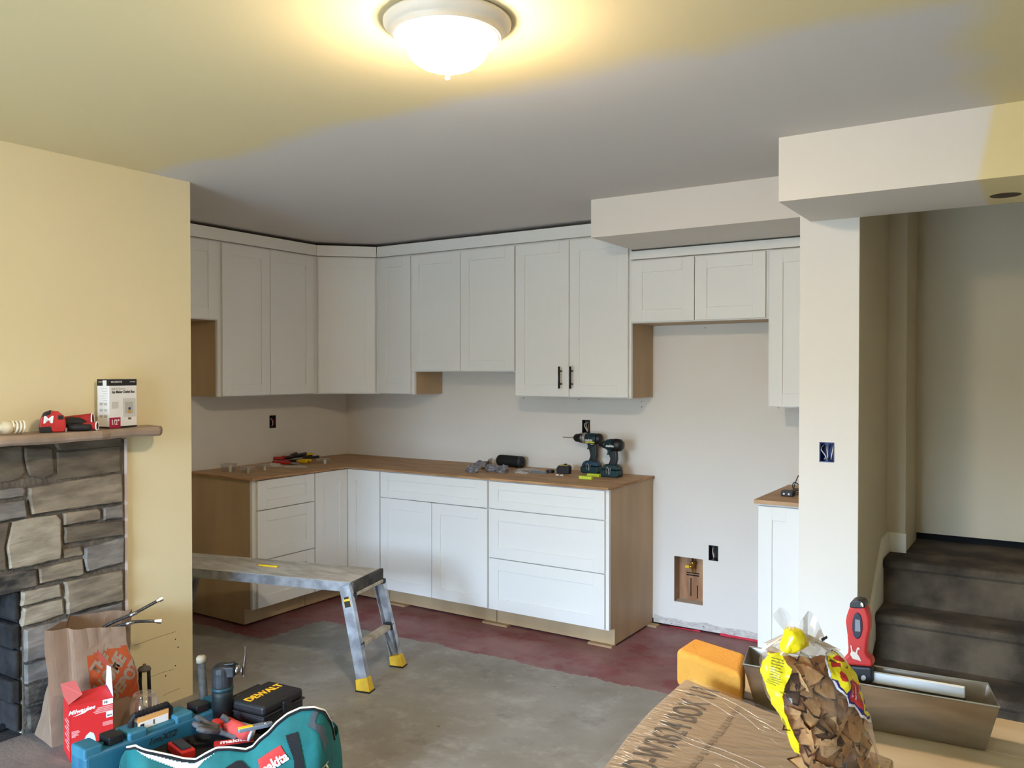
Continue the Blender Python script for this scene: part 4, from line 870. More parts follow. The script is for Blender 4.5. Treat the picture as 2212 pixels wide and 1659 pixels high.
# helpers for small lumps
def blob(r, sx_=1, sy_=1, sz_=1, seed=0, amp=0.25, freq=1.5, sub=3):
    bm = B(); bmesh.ops.create_icosphere(bm, subdivisions=sub, radius=1.0)
    for v in bm.verts:
        k = 1 + amp * noise.noise(v.co * freq + Vector((seed * 7.3, seed, 0))); v.co = Vector((v.co.x * sx_ * k * r, v.co.y * sy_ * k * r, v.co.z * sz_ * k * r))
    mz = min(v.co.z for v in bm.verts)
    fl = -r * sz_ * 0.72
    for v in bm.verts: v.co.z = max(v.co.z, fl) - fl
    return bm
for k, (px_, py_, r, lab) in enumerate(((1021, 1021, 0.040, 'crumpled grey plastic packet, leftmost of the four left of the speaker'), (1040, 1012, 0.040, 'crumpled grey plastic packet at the back of the four, with the paper tag behind it'),
                                        (1062, 1019, 0.038, 'crumpled grey plastic packet, third from the left in the row of four'), (1084, 1021, 0.038, 'crumpled grey plastic packet, rightmost of the four below the speaker'))):
    p = P(px_, py_, 2, T); bm = blob(r, 1.15, 0.9, 0.72, seed=k, amp=0.5, freq=2.2); bm.transform(Matrix.Translation(p))
    put('plastic_packet', bm, silver_film, label=lab, cat='packet', group='grey packets on the worktop')
p = P(1052, 1006, 2, T); t = thing('paper_tag', 'small folded paper tag sticking up behind the grey packets', 'tag', p)
bm = B(); prism(bm, [p + Vector((-0.030, 0.012, 0)), p + Vector((0.036, 0, 0.0)), p + Vector((0.046, 0.004, 0.056)), p + Vector((0.010, 0.006, 0.046))], (0, 0.001, 0)); put('paper', bm, mat('tag_paper', (150, 140, 132), 0.8), t, world=True)
bm = B(); prism(bm, [p + Vector((-0.014, -0.002, 0.008)), p + Vector((0.012, -0.002, 0.01)), p + Vector((0.018, -0.001, 0.038))], (0, -0.0008, 0)); put('print', bm, mat('tag_brown', (90, 62, 50), 0.8), t, world=True)
def crumple(name, label, x, y, w, d, h, seed, m_, n=14, rz=0.0, group=None, cat='plastic bag'):
    p = P(x, y, 2, T); bm = B(); g = [[None] * (n + 1) for _ in range(n + 1)]
    for i in range(n + 1):
        for j in range(n + 1):
            u_, v_ = i / n - 0.5, j / n - 0.5
            e_ = max(0, 1 - (2 * abs(u_)) ** 3) * max(0, 1 - (2 * abs(v_)) ** 3)
            hh = e_ * h * (0.55 + 0.75 * abs(noise.noise(Vector((u_ * 4 + seed, v_ * 4, seed * 3.1)))) + 0.4 * noise.noise(Vector((u_ * 9, v_ * 9 + seed, 1))))
            q = Vector((u_ * w * (1 + 0.2 * noise.noise(Vector((v_ * 5, seed, 0)))), v_ * d * (1 + 0.2 * noise.noise(Vector((u_ * 5, seed, 2)))), max(0.0008, hh)))
            q.rotate(Matrix.Rotation(rz, 3, 'Z')); g[i][j] = bm.verts.new(p + q)
    for i in range(n):
        for j in range(n): bm.faces.new((g[i][j], g[i + 1][j], g[i + 1][j + 1], g[i][j + 1]))
    put(name, bm, m_, label=label, cat=cat, group=group)
crumple('plastic_bag', 'empty clear plastic bag at the wall between the speaker and the black tape measure', 1165, 1006, 0.17, 0.10, 0.042, 2, foggy_film)
crumple('plastic_bag', 'flattened clear plastic bag in front of the speaker', 1142, 1018, 0.20, 0.09, 0.022, 5, foggy_film, rz=0.2)
crumple('plastic_bag', 'crinkled clear scrap of bag left of the black tape roll', 1128, 1022, 0.10, 0.05, 0.014, 8, foggy_film, rz=-0.3)
p = P(1146, 1006, 2, T); put('hardware_card', box(p.x - 0.035, p.x + 0.025, p.y - 0.01, p.y + 0.02, T + 0.0002, T + 0.006), mat('teal_card', (30, 84, 104), 0.6), label='small dark teal card lying at the right end of the speaker', cat='card')
p = P(1163, 1022, 2, T); put('hardware_card', box(p.x - 0.05, p.x + 0.06, p.y - 0.008, p.y + 0.015, T + 0.0002, T + 0.010), mat('grey_blue_card', (104, 118, 128), 0.6), label='small grey blue card left of the black tape roll', cat='card', bevel=0.001)
p = P(1189, 1021, 2, T); bm = B()
lathe(bm, [(0.012, 0.001), (0.026, 0.001), (0.026, 0.018), (0.012, 0.018), (0.012, 0.001)], p + Vector((0, 0, 0)), 'z', 24); put('tape_roll', bm, black_plastic, label='small roll of black tape left of the black tape measure', cat='tape roll')
p = P(1218, 1023, 2, T); t = thing('tape_measure', 'black tape measure with a yellow top edge, near the middle of the worktop', 'tape measure', p)
bm = B(); prism(bm, [p + Vector((a, -0.022, b)) for a, b in ((-0.042, 0), (0.044, 0), (0.046, 0.040), (0.040, 0.052), (-0.030, 0.050), (-0.044, 0.034))], (0, 0.044, 0)); put('case', bm, mat('black_rubber_case', (40, 40, 44), 0.6, var=0.2, vscale=40), t, world=True, bevel=0.006)
bm = B(); prism(bm, [p + Vector((a, -0.018, b)) for a, b in ((-0.034, 0.0495), (0.036, 0.051), (0.034, 0.0555), (-0.028, 0.053))], (0, 0.036, 0)); put('top_edge', bm, mat('olive_yellow', (170, 150, 60), 0.5), t, world=True)
bm = box(p.x + 0.004, p.x + 0.018, p.y - 0.01, p.y + 0.01, p.z + 0.054, p.z + 0.062); put('lock_button', bm, black_plastic, t, world=True)
p = P(1207, 1008, 2, T); t = thing('leather_case', 'small brown leather case leaning behind the black tape measure', 'case', p)
bm = B(); prism(bm, [p + Vector((a, 0, b)) for a, b in ((-0.045, 0.0), (0.035, 0.0), (0.036, 0.034), (0.010, 0.056), (-0.016, 0.050))], (0, 0.022, 0)); put('body', bm, mat('brown_leather', (96, 70, 48), 0.7, var=0.2, vscale=20), t, world=True, bevel=0.004)
bm = B(); prism(bm, [p + Vector((a, -0.002, b)) for a, b in ((-0.03, 0.006), (0.01, 0.008), (0.02, 0.026), (-0.006, 0.036))], (0, 0.002, 0)); put('flap', bm, mat('dark_leather', (54, 40, 30), 0.7), t, world=True)
for k, (px_, py_, lab) in enumerate(((1204, 1028, 'white plastic wall plug in front of the black tape measure, the left one'), (1213, 1029, 'white plastic wall plug in front of the black tape measure, the right one'))):
    p = P(px_, py_, 2, T); bm = B(); lathe(bm, [(0.001, -0.011), (0.003, -0.010), (0.004, 0.006), (0.006, 0.008), (0.006, 0.010), (0.001, 0.011)], p + Vector((0, 0, 0.0062)), 'x', 10)
    put('wall_plug', bm, text_white, label=lab, cat='wall plug', group='white wall plugs')
for k, (px_, py_, dx, lab) in enumerate(((1283, 1030, 0.0, 'lime yellow plastic block lying in front of the hammer drill, the far one'), (1266, 1035, 0.0, 'lime yellow plastic block nearest the worktop edge below the hammer drill'))):
    p = P(px_, py_, 2, T); bm = B(); obox(bm, p + Vector((0, 0, 0.0095)), (1, 0.06 * k, 0), (-0.06 * k, 1, 0), (0, 0, 1), 0.082, 0.030, 0.018)
    put('lime_block', bm, lime, label=lab, cat='plastic block', bevel=0.002, group='lime yellow blocks')
# left run of the worktop: screw tubs, pliers
tub = film('tub_plastic', (214, 208, 200), 0.45, 0.15); screws = mat('dark_screws', (72, 62, 52), 0.5, 0.4, rgb2=(30, 26, 24), vscale=160, bump=0.8, bscale=300)
for k, (px_, py_, w, h, lab) in enumerate(((494, 1019, 0.085, 0.050, 'tallest clear tub of screws at the left end of the worktop'), (534, 1021, 0.072, 0.034, 'clear tub of dark screws, second from the left on the worktop'),
                                           (570, 1015, 0.066, 0.030, 'clear tub of dark screws, third from the left on the worktop'), (698, 1001, 0.080, 0.032, 'clear tub of screws right of the pliers near the inside corner'))):
    p = P(px_, py_, 2, T); d_ = 0.055; t = thing('screw_tub', lab, 'tub', p, 0.25, 'clear tubs of screws')
    bm = B(); prism(bm, [(-w / 2 * 0.85, -d_ / 2 * .8, 0.0), (w / 2 * 0.85, -d_ / 2 * .8, 0), (w / 2 * .85, d_ / 2 * .8, 0), (-w / 2 * .85, d_ / 2 * .8, 0)], (0, 0, 0.002))
    bm = B(); a1 = [bm.verts.new((i * w / 2 * .85, j * d_ / 2 * .8, 0.0)) for i, j in ((-1, -1), (1, -1), (1, 1), (-1, 1))]; b1 = [bm.verts.new((i * w / 2, j * d_ / 2, h)) for i, j in ((-1, -1), (1, -1), (1, 1), (-1, 1))]
    bm.faces.new(a1)
    for i in range(4): bm.faces.new((a1[i], a1[(i + 1) % 4], b1[(i + 1) % 4], b1[i]))
    put('tub', bm, tub, t)
    put('lid', box(-w / 2 - 0.002, w / 2 + 0.002, -d_ / 2 - 0.002, d_ / 2 + 0.002, h, h + 0.003), tub, t, bevel=0.001)
    bm = box(-w / 2 * 0.82, w / 2 * 0.80, -d_ / 2 * 0.76, d_ / 2 * 0.76, 0.002, h * 0.52)
    put('screws', bm, screws, t, kind='stuff')
    put('label', box(w / 2 * 0.55, w / 2 * 1.0, -d_ / 2 - 0.0012, -d_ / 2 + 0.001, 0.002, h - 0.002), mat('tub_label', (214, 206, 192), 0.6), t)
crumple('plastic_bag', 'flat clear plastic bag lying between the screw tubs and the pliers', 592, 1006, 0.16, 0.10, 0.02, 11, foggy_film)
crumple('plastic_bag', 'clear blister pack on the worktop just right of the third screw tub', 640, 1009, 0.16, 0.07, 0.014, 13, foggy_film, rz=0.4)
def hand_tool(name, label, cat, a, b, m_, r=0.010, jaw=None, z0=0.0):
    A_, B_ = P(*a, 2, T + z0 + r), P(*b, 2, T + z0 + r); t = thing(name, label, cat, (A_ + B_) / 2 - Vector((0, 0, r)))
    d = (B_ - A_); s_ = d.normalized().cross(zv)
    if jaw:
        for q in (-1, 1):
            bm = B(); tube(bm, smooth_path([A_ + s_ * q * 0.034, A_.lerp(B_, 0.25) + s_ * q * 0.030, A_.lerp(B_, 0.55) + s_ * q * 0.010, A_.lerp(B_, 0.62) - s_ * q * 0.004], 4), [r, r, r, r, r, r, r, r * .9, r * .8, r * .7, r * .6, r * .5, r * .5][:13], 8); put('handle', bm, m_, t, world=True, smooth=True)
            bm = B(); tube(bm, [A_.lerp(B_, 0.60) + s_ * q * 0.008, A_.lerp(B_, 0.8) + s_ * q * 0.011, B_ + s_ * q * 0.002], [0.008, 0.008, 0.004], 8); put('jaw', bm, jaw, t, world=True, smooth=True)
    else:
        bm = B(); tube(bm, [A_, A_.lerp(B_, 0.1), A_.lerp(B_, 0.48), A_.lerp(B_, 0.5)], [r * .7, r, r, r * .6], 10); put('handle', bm, m_, t, world=True, smooth=True)
        bm = B(); tube(bm, [A_.lerp(B_, 0.5), B_], r * 0.32, 8); put('shank', bm, steel, t, world=True, smooth=True)
    return t
hand_tool('pliers', 'pliers with red handles, the rear pair on the left worktop', 'pliers', (592, 989), (660, 988), red_tool, 0.011, black_metal, 0.014)
hand_tool('pliers', 'pliers with red handles, the front pair on the left worktop', 'pliers', (600, 997), (648, 1003), red_tool, 0.011, steel)
hand_tool('side_cutters', 'cutters with black handles on top of the pliers pile', 'cutters', (650, 980), (615, 990), black_plastic, 0.012, black_metal, 0.030)
hand_tool('pliers', 'pliers with black handles pointing at the right screw tub', 'pliers', (681, 986), (630, 992), black_plastic, 0.010, steel, 0.012)
hand_tool('pliers', 'pliers with yellow handles at the right of the tool pile', 'pliers', (668, 996), (625, 995), yellow_pl, 0.012, black_metal, 0.004)
hand_tool('screwdriver', 'screwdriver with a yellow handle at the back of the tool pile', 'screwdriver', (676, 981), (640, 985), yellow_pl, 0.010, None, 0.02)
hand_tool('screwdriver', 'black screwdriver lying nearest the front edge of the left worktop', 'screwdriver', (588, 996), (610, 993), black_plastic, 0.006)
p0 = P(620, 991, 2, T); t = thing('multi_tool', 'small black and grey folding tool in the middle of the tool pile', 'tool', p0)
bm = B(); obox(bm, p0 + Vector((0.0, 0, 0.02)), (0.3, 1, 0), (1, -0.3, 0), (0, 0, 1), 0.12, 0.045, 0.032); put('body', bm, black_plastic, t, world=True, bevel=0.006)
bm = B(); obox(bm, p0 + Vector((0.01, 0.02, 0.039)), (0.3, 1, 0), (1, -0.3, 0), (0, 0, 1), 0.05, 0.02, 0.006); put('plate', bm, steel, t, world=True)
# charger on the small worktop
p = P(1704, 1070, 2, BT + 0.0205); t = thing('charger', 'black charger brick with a tangled black cord beside the post', 'charger', p)
q = P(1700, 1072, 2, BT + 0.0205); put('brick', box(q.x - 0.028, q.x + 0.030, q.y - 0.012, q.y + 0.045, q.z, q.z + 0.028), dark_plastic, t, world=True, bevel=0.004)
bm = B()
for dx in (-0.012, 0.012): lathe(bm, [(0.001, 0), (0.005, 0.0005), (0.005, 0.002), (0.001, 0.0025)], (q.x + dx, q.y - 0.0145, q.z + 0.013), 'y', 10)
put('socket', bm, text_white, t, world=True)
zc = BT + 0.024
pts = [(q.x + 0.02, q.y + 0.04, zc + 0.01), (q.x + 0.06, q.y + 0.06, zc), (q.x + 0.10, q.y + 0.12, zc), (q.x + 0.03, q.y + 0.16, zc + 0.006), (q.x - 0.01, q.y + 0.12, zc + 0.012), (q.x + 0.06, q.y + 0.08, zc + 0.006), (q.x + 0.12, q.y + 0.14, zc + 0.012), (q.x + 0.05, q.y + 0.19, zc + 0.010), (q.x + 0.00, q.y + 0.15, zc + 0.05), (q.x - 0.005, q.y + 0.14, zc + 0.02), (q.x + 0.04, q.y + 0.12, zc + 0.02), (q.x + 0.10, q.y + 0.10, zc + 0.018)]
bm = B(); tube(bm, smooth_path(pts, 6), 0.0028, 6); put('cord', bm, wire_black, t, world=True, smooth=True)
pts = [(q.x + 0.005, q.y + 0.10, zc + 0.008), (q.x + 0.012, q.y + 0.11, zc + 0.05), (q.x + 0.030, q.y + 0.13, zc + 0.095), (q.x + 0.075, q.y + 0.15, zc + 0.115)]
bm = B(); tube(bm, smooth_path(pts, 6), 0.0025, 6); put('cord', bm, wire_black, t, world=True, smooth=True)

# ================================================================== HEARTH CORNER
HZ = 0.1005
# paper bag
t = thing('paper_bag', 'tall open brown paper bag with an orange square print, standing on the hearth', 'bag', (-3.29, 1.92, HZ))
base = [Vector(v) for v in ((-3.17, 1.69, HZ), (-3.10, 2.00, HZ), (-3.30, 2.05, HZ), (-3.385, 1.74, HZ))]
base = [Vector((-3.205, 1.70, HZ)), Vector((-3.155, 2.06, HZ)), Vector((-3.335, 2.085, HZ)), Vector((-3.385, 1.725, HZ))]
top = [P(97, 1362, 0, -3.235), P(270, 1353, 0, -3.19), P(288, 1327, 0, -3.335), P(150, 1330, 0, -3.39)]
top[2].z = 0.515
def bagpt(s, v, off=0.0):
    """s 0..4 around, v 0..1 up"""
    s = s % 4; k = int(s); f = s - k
    a1 = base[k].lerp(base[(k + 1) % 4], f); b1 = top[k].lerp(top[(k + 1) % 4], f); p = a1.lerp(b1, v)
    c = (sum(base, Vector()) / 4).lerp(sum(top, Vector()) / 4, v)
    o_ = (p - c); o_.z = 0; o_.normalize()
    edge = min(f, 1 - f) * 2
    cr_ = 0.014 * noise.noise(Vector((s * 2.2, v * 3.0, 1.0))) + 0.007 * abs(noise.noise(Vector((s * 6, v * 7, 4))))
    if k in (1, 3): cr_ -= 0.030 * edge * (0.4 + 0.6 * v)
    if k == 0: cr_ += -0.020 * math.exp(-((f - 0.22) / 0.07) ** 2) * v
    p = p + o_ * (cr_ * min(1, 4 * v + 0.15) + off)
    if v > 0.97: p.z += 0.010 * noise.noise(Vector((s * 4, 0, 8)))
    p.x = max(p.x, XY + 0.045)
    return p
bm = B(); n_s, n_v = 112, 26; g = [[bm.verts.new(bagpt(4 * i / n_s, j / n_v)) for j in range(n_v + 1)] for i in range(n_s)]
for i in range(n_s):
    for j in range(n_v): bm.faces.new((g[i][j], g[(i + 1) % n_s][j], g[(i + 1) % n_s][j + 1], g[i][j + 1]))
bm.faces.new([g[i][0] for i in range(n_s)])
o = put('bag_wall', bm, kraft, t, world=True)
sol = o.modifiers.new('t', 'SOLIDIFY'); sol.thickness = 0.0012
def bagF(x, y): return bagpt(x, y, 0.0016)
o1 = decal([([(0.46, 0.30), (0.985, 0.26), (0.985, 0.80), (0.46, 0.74)], 0)], bagF, 0.02); put('orange_square', o1, orange_ink, t, world=True, label='orange square with diagonal stencil letters')
def stencil(s, cx, cy, size, ang):
    bm = text_bm(s, size, 0.0, bold=0.010)
    for v in bm.verts:
        x, y = v.co.x, v.co.y
        xx = cx + (x * math.cos(ang) - y * math.sin(ang)) * 1.0; yy = cy + (x * math.sin(ang) + y * math.cos(ang)) * 0.95
        v.co = bagpt(min(max(xx, 0.47), 0.98), min(max(yy, 0.27), 0.79), 0.0030)
    return bm
put('stencil_letters', stencil('THE', 0.60, 0.66, 0.13, 0.75), kraft, t, world=True)
put('stencil_letters', stencil('HOME', 0.70, 0.55, 0.17, 0.75), kraft, t, world=True)
put('stencil_letters', stencil('DEPOT', 0.83, 0.44, 0.16, 0.75), kraft, t, world=True)
# braided hoses sticking out of the bag
hose_m = mat('braided_hose', (92, 92, 94), 0.35, 0.7, var=0.4, vscale=120)
for k, (pts, lab) in enumerate((([(-3.31, 1.86, 0.42), (-3.25, 1.95, 0.50), P(290, 1325, 0, -3.20), P(340, 1298, 0, -3.17)], 'braided supply hose rising highest out of the paper bag'),
                                ([(-3.28, 1.86, 0.42), (-3.23, 1.94, 0.485), P(283, 1345, 0, -3.185), P(312, 1342, 0, -3.17), P(336, 1342, 0, -3.15)], 'lower braided supply hose lying level over the rim of the paper bag'))):
    t = thing('supply_hose', lab, 'hose', pts[0], group='braided hoses in the paper bag'); pts = [Vector(p) for p in pts]
    bm = B(); tube(bm, smooth_path(pts, 6), 0.0065, 10); put('hose', bm, hose_m, t, world=True, smooth=True)
    d = (pts[-1] - pts[-2]).normalized(); bm = B(); tube(bm, [pts[-1] - d * 0.004, pts[-1] + d * 0.006, pts[-1] + d * 0.007, pts[-1] + d * 0.022], [0.0075, 0.0075, 0.0105, 0.0105], 6); put('nut', bm, steel, t, world=True)
    bm = B(); q = pts[2]; d2 = (pts[3] - pts[1]).normalized(); tube(bm, [q - d2 * 0.02, q + d2 * 0.012], 0.0085, 10); put('ferrule', bm, steel, t, world=True, smooth=True)
# red carton
t = thing('carton', 'open red carton with white lettering and torn flaps, in front of the paper bag', 'box', (-3.09, 1.77, HZ))
c0 = P(152, 1655, 2, HZ); c0 = Vector((-3.030, 1.672, HZ)); cu = Vector((0.045, 0.142, 0)); cs = Vector((-0.128, 0.046, 0)); H_ = 0.205
uF, uS = cu.normalized(), cs.normalized(); Wf, Ws = cu.length, cs.length; nF, nS = -uS, -uF
bm = B(); th = 0.0015
for o_, u_, w_, n_ in ((c0, uF, Wf, uS), (c0, uS, Ws, uF), (c0 + cs, uF, Wf, -uS), (c0 + cu, uS, Ws, -uF)):
    prism(bm, [o_, o_ + u_ * w_, o_ + u_ * w_ + n_ * th, o_ + n_ * th], (0, 0, H_))
prism(bm, [c0, c0 + cu, c0 + cu + cs, c0 + cs], (0, 0, 0.002)); put('body', bm, red_card, t, world=True)
bm = B(); tz = Vector((0, 0, H_)); prism(bm, [c0 + tz, c0 + cu + tz, c0 + cu * 0.98 + cs * 0.86 + tz + zv * 0.012, c0 + cu * 0.12 + cs * 0.80 + tz + zv * 0.006], (0, 0, 0.0012)); put('flap', bm, red_card, t, world=True)
bm = B(); prism(bm, [c0 + cs * 0.15 + tz, c0 + cs * 0.98 + tz, c0 + cs * 1.05 - cu * 0.05 + tz + zv * 0.045, c0 + cs * 0.95 + cu * 0.28 + tz + zv * 0.052, c0 + cs * 0.3 + cu * 0.34 + tz + zv * 0.022], (0.0008, -0.0008, 0.001)); put('flap', bm, mat('faded_red_card', (196, 96, 92), 0.6), t, world=True, label='bent paler red end flap')
e0 = c0 + cu + tz; bm = B()
prism(bm, [e0, e0 + cs * 0.98, e0 + cs * 0.88 + zv * 0.105 + cu * 0.02, e0 + cs * 0.42 + zv * 0.098 + cu * 0.03], (-0.0006, 0.001, 0)); put('flap', bm, mat('lilac_white_card', (222, 216, 238), 0.6), t, world=True, label='upright end flap showing its white inside')
f0, f1 = e0 + cs * 0.88 + zv * 0.105 + cu * 0.02, e0 + cs * 0.42 + zv * 0.098 + cu * 0.03
bm = B(); prism(bm, [f0, f1, f1 + cs * 0.12 - cu * 0.28 + zv * 0.030, f0 - cu * 0.22 + zv * 0.052 + cs * 0.05], (0.0006, -0.0008, 0.0008)); put('flap', bm, mat('faded_red_card', (196, 96, 92), 0.6), t, world=True)
def fp_(o, u, n, x0, x1, z0, z1, off=0.0006): return face_patch(o, u, n, x0, x1, z0, z1, off)
bm = text_bm('Milwaukee', 0.021, 0.0002, shear=0.35, bold=0.0005); place(bm, c0 + uF * 0.040 + zv * (H_ - 0.022) + nF * 0.0008, (uF + zv * 0.06), zv, nF)
put('lettering', bm, text_white, t, world=True)
bm = B(); prism(bm, [c0 + uF * a_ + zv * (H_ + b_) + nF * 0.0003 for a_, b_ in ((0.010, -0.040), (0.030, -0.034), (0.078, -0.018), (0.050, -0.034), (0.032, -0.037))], nF * 0.0005); put('bolt_underline', bm, text_white, t, world=True)
put('count_label', fp_(c0, uF, nF, 0.112, 0.148, H_ - 0.022, H_ - 0.002), white_card, t, world=True)
bm = text_bm('10', 0.013, 0.0002, bold=0.0004); place(bm, c0 + uF * 0.122 + zv * (H_ - 0.0125) + nF * 0.0010, uF, zv, nF); put('lettering', bm, text_black, t, world=True)
put('badge', fp_(c0, uF, nF, 0.124, 0.147, H_ - 0.072, H_ - 0.049), white_card, t, world=True)
bm = text_bm('MX4', 0.008, 0.0002, bold=0.0003); place(bm, c0 + uF * 0.1355 + zv * (H_ - 0.064) + nF * 0.0010, uF, zv, nF); put('lettering', bm, text_black, t, world=True)
pink = mat('pink_fine_print', (226, 156, 152), 0.6)
bm = B()
def add(bm, b2): me_ = bpy.data.meshes.new('t'); b2.to_mesh(me_); b2.free(); bm.from_mesh(me_); bpy.data.meshes.remove(me_)
for k, x0_ in enumerate((0.094, 0.088, 0.080, 0.086)): add(bm, fp_(c0, uF, nF, x0_, 0.147, H_ - 0.030 - k * 0.0062, H_ - 0.0262 - k * 0.0062))
for k, x1_ in enumerate((0.030, 0.034, 0.026, 0.030, 0.020)): add(bm, fp_(c0, uF, nF, 0.006, x1_, 0.108 - k * 0.005, 0.1115 - k * 0.005))
for k in range(4): add(bm, fp_(c0, uF, nF, 0.112, 0.147, H_ - 0.088 - k * 0.004, H_ - 0.0855 - k * 0.004))
for k in range(9): add(bm, fp_(c0, uS, nS, 0.012, 0.012 + 0.055 + 0.03 * (k % 2), 0.14 - k * 0.013, 0.1455 - k * 0.013))
put('fine_print', bm, pink, t, world=True, kind='stuff')
bm = B(); prism(bm, [c0 + uF * a_ + zv * b_ + nF * 0.0003 for a_, b_ in ((0.030, 0.04), (0.055, 0.085), (0.068, 0.095), (0.080, 0.088), (0.086, 0.07), (0.09, 0.04))], nF * 0.0005); put('picture', bm, mat('pale_blue_print', (206, 214, 240), 0.6), t, world=True)
# clear jar and crumpled wrap
jp = Vector((-3.05, 1.985, HZ)); t = thing('plastic_jar', 'clear plastic jar with orange contents between the red carton and the wall', 'jar', jp)
jar_f = film('jar_plastic', (220, 214, 204), 0.86, 0.08, 0.3)
bm = B(); lathe(bm, [(0.001, 0.001), (0.052, 0.002), (0.055, 0.01), (0.055, 0.105), (0.050, 0.122), (0.040, 0.135), (0.038, 0.137), (0.042, 0.141), (0.042, 0.150), (0.038, 0.152)], jp, 'z', 32); put('jar_wall', bm, jar_f, t, world=True, smooth=True)
bm = B(); lathe(bm, [(0.001, 0.003), (0.050, 0.003), (0.051, 0.060), (0.001, 0.066)], jp, 'z', 24); put('contents', bm, mat('orange_powder', (206, 132, 60), 0.9, rgb2=(190, 170, 150), vscale=30), t, world=True, kind='stuff')
# dark two-pronged tool leaning at the wall
tp = Vector((-3.195, 2.155, 0.0)); hp = P(312, 1440, 0, -3.22)
t = thing('tripod_tool', 'dark upright tool with a round cap and two prongs by the yellow wall', 'tool', (hp.x, hp.y, 0))
iron = mat('aged_iron', (46, 42, 40), 0.6, 0.4, rgb2=(26, 24, 24), vscale=20)
bm = B(); lathe(bm, [(0.001, 0.012), (0.006, 0.011), (0.007, 0.003), (0.022, -0.002), (0.027, -0.010), (0.026, -0.016), (0.001, -0.016)], hp, 'z', 24); put('cap', bm, mat('worn_cap', (92, 84, 80), 0.6), t, world=True, smooth=True)
for s_ in (-1, 1):
    a1 = hp + RT * 0.018 * s_ - zv * 0.012; bm = B(); tube(bm, [a1, a1 - zv * 0.06 + RT * 0.001 * s_, a1 - zv * 0.14 + RT * 0.004 * (1 if s_ > 0 else 1), Vector((a1.x, a1.y, 0.003)) + RT * 0.006], [0.007, 0.0075, 0.0075, 0.008], 10); put('prong', bm, iron, t, world=True, smooth=True)
# ---- blue tool case standing on its hinge side
A_ = Vector((-2.652, 1.462, 0.0)); cd_ = Vector((0.030, 0.481, 0)).normalized(); cn_ = Vector((cd_.y, -cd_.x, 0)); CL, CT, CH = 0.530, 0.098, 0.335
t = thing('tool_case', 'long blue plastic tool case with black latches standing on edge beside the red carton', 'tool case', A_ + cd_ * CL / 2)
Am = A_ - cn_ * 0.0
def cbox(bm, l0, l1, t0, t1, z0, z1): prism(bm, [Am + cd_ * l + cn_ * s_ + zv * z0 for l, s_ in ((l0, t0), (l1, t0), (l1, t1), (l0, t1))], (0, 0, z1 - z0))
bm = B(); cbox(bm, 0, CL, 0.002, CT / 2 - 0.001, 0.0, CH - 0.012); put('shell_half', bm, blue_case, t, world=True, bevel=0.014, seg=3)
bm = B(); cbox(bm, 0, CL, CT / 2 + 0.001, CT, 0.0, CH - 0.012); put('shell_half', bm, blue_case, t, world=True, bevel=0.014, seg=3)
bm = B(); cbox(bm, 0.010, CL - 0.01, CT / 2 - 0.006, CT / 2 + 0.006, 0.01, CH - 0.004); put('seam_rim', bm, blue_case, t, world=True, bevel=0.003)
for l0, l1 in ((0.0, 0.062), (0.148, 0.215), (0.318, 0.385), (CL - 0.065, CL)):
    bm = B(); cbox(bm, l0, l1, 0.006, CT - 0.004, CH - 0.03, CH + 0.010); put('top_block', bm, blue_case_light, t, world=True, bevel=0.008, seg=3)
for l0 in (0.085, 0.402):
    bm = B(); cbox(bm, l0, l0 + 0.050, 0.020, CT - 0.012, CH - 0.012, CH + 0.016); put('latch', bm, black_plastic, t, world=True, bevel=0.004, label='black latch')
bm = B(); cbox(bm, 0.215, 0.318, 0.012, CT - 0.012, CH - 0.03, CH - 0.004); put('handle_recess', bm, blue_case_light, t, world=True, bevel=0.003)
h0, h1 = Am + cd_ * 0.180 + cn_ * CT * 0.5, Am + cd_ * 0.322 + cn_ * CT * 0.5
bm = B(); pts = [h0 + zv * (CH - 0.005), h0 + zv * (CH + 0.030), h0 + zv * (CH + 0.046) + cd_ * 0.010, h1 + zv * (CH + 0.046) - cd_ * 0.010, h1 + zv * (CH + 0.030), h1 + zv * (CH - 0.005)]
tube(bm, pts, 0.0095, 10)
for k in range(9): q = (h0 + zv * (CH + 0.046) + cd_ * 0.018).lerp(h1 + zv * (CH + 0.046) - cd_ * 0.018, k / 8); tube(bm, [q - cd_ * 0.003, q + cd_ * 0.003], 0.0112, 10)
put('handle', bm, black_plastic, t, world=True, smooth=False)
lo = Am + cd_ * 0.196 + cn_ * (CT * 0.5 + 0.014) + zv * (CH - 0.004)
bm = B(); obox(bm, lo + cd_ * 0.055 + zv * 0.020, cd_, zv, cn_, 0.112, 0.042, 0.002); put('sticker_card', bm, mat('tan_orange_card', (220, 164, 96), 0.6), t, world=True)
bm = B(); obox(bm, lo + cd_ * 0.055 + zv * 0.013 + cn_ * 0.0014, cd_, zv, cn_, 0.106, 0.024, 0.001); put('sticker', bm, white_card, t, world=True)
bm = B(); obox(bm, lo + cd_ * 0.014 + zv * 0.012 + cn_ * 0.0022, cd_, zv, cn_, 0.014, 0.014, 0.0006); obox(bm, lo + cd_ * 0.056 + zv * 0.013 + cn_ * 0.0022, cd_, zv, cn_, 0.004, 0.016, 0.0006); put('sticker_print', bm, text_black, t, world=True)
bm = text_bm('1mXI2', 0.030, 0.0003, shear=0.3, sx_=1.3); place(bm, Am + cd_ * 0.26 + cn_ * (CT + 0.0015) + zv * (CH - 0.040), cd_, zv, cn_); put('marker_writing', bm, text_black, t, world=True)

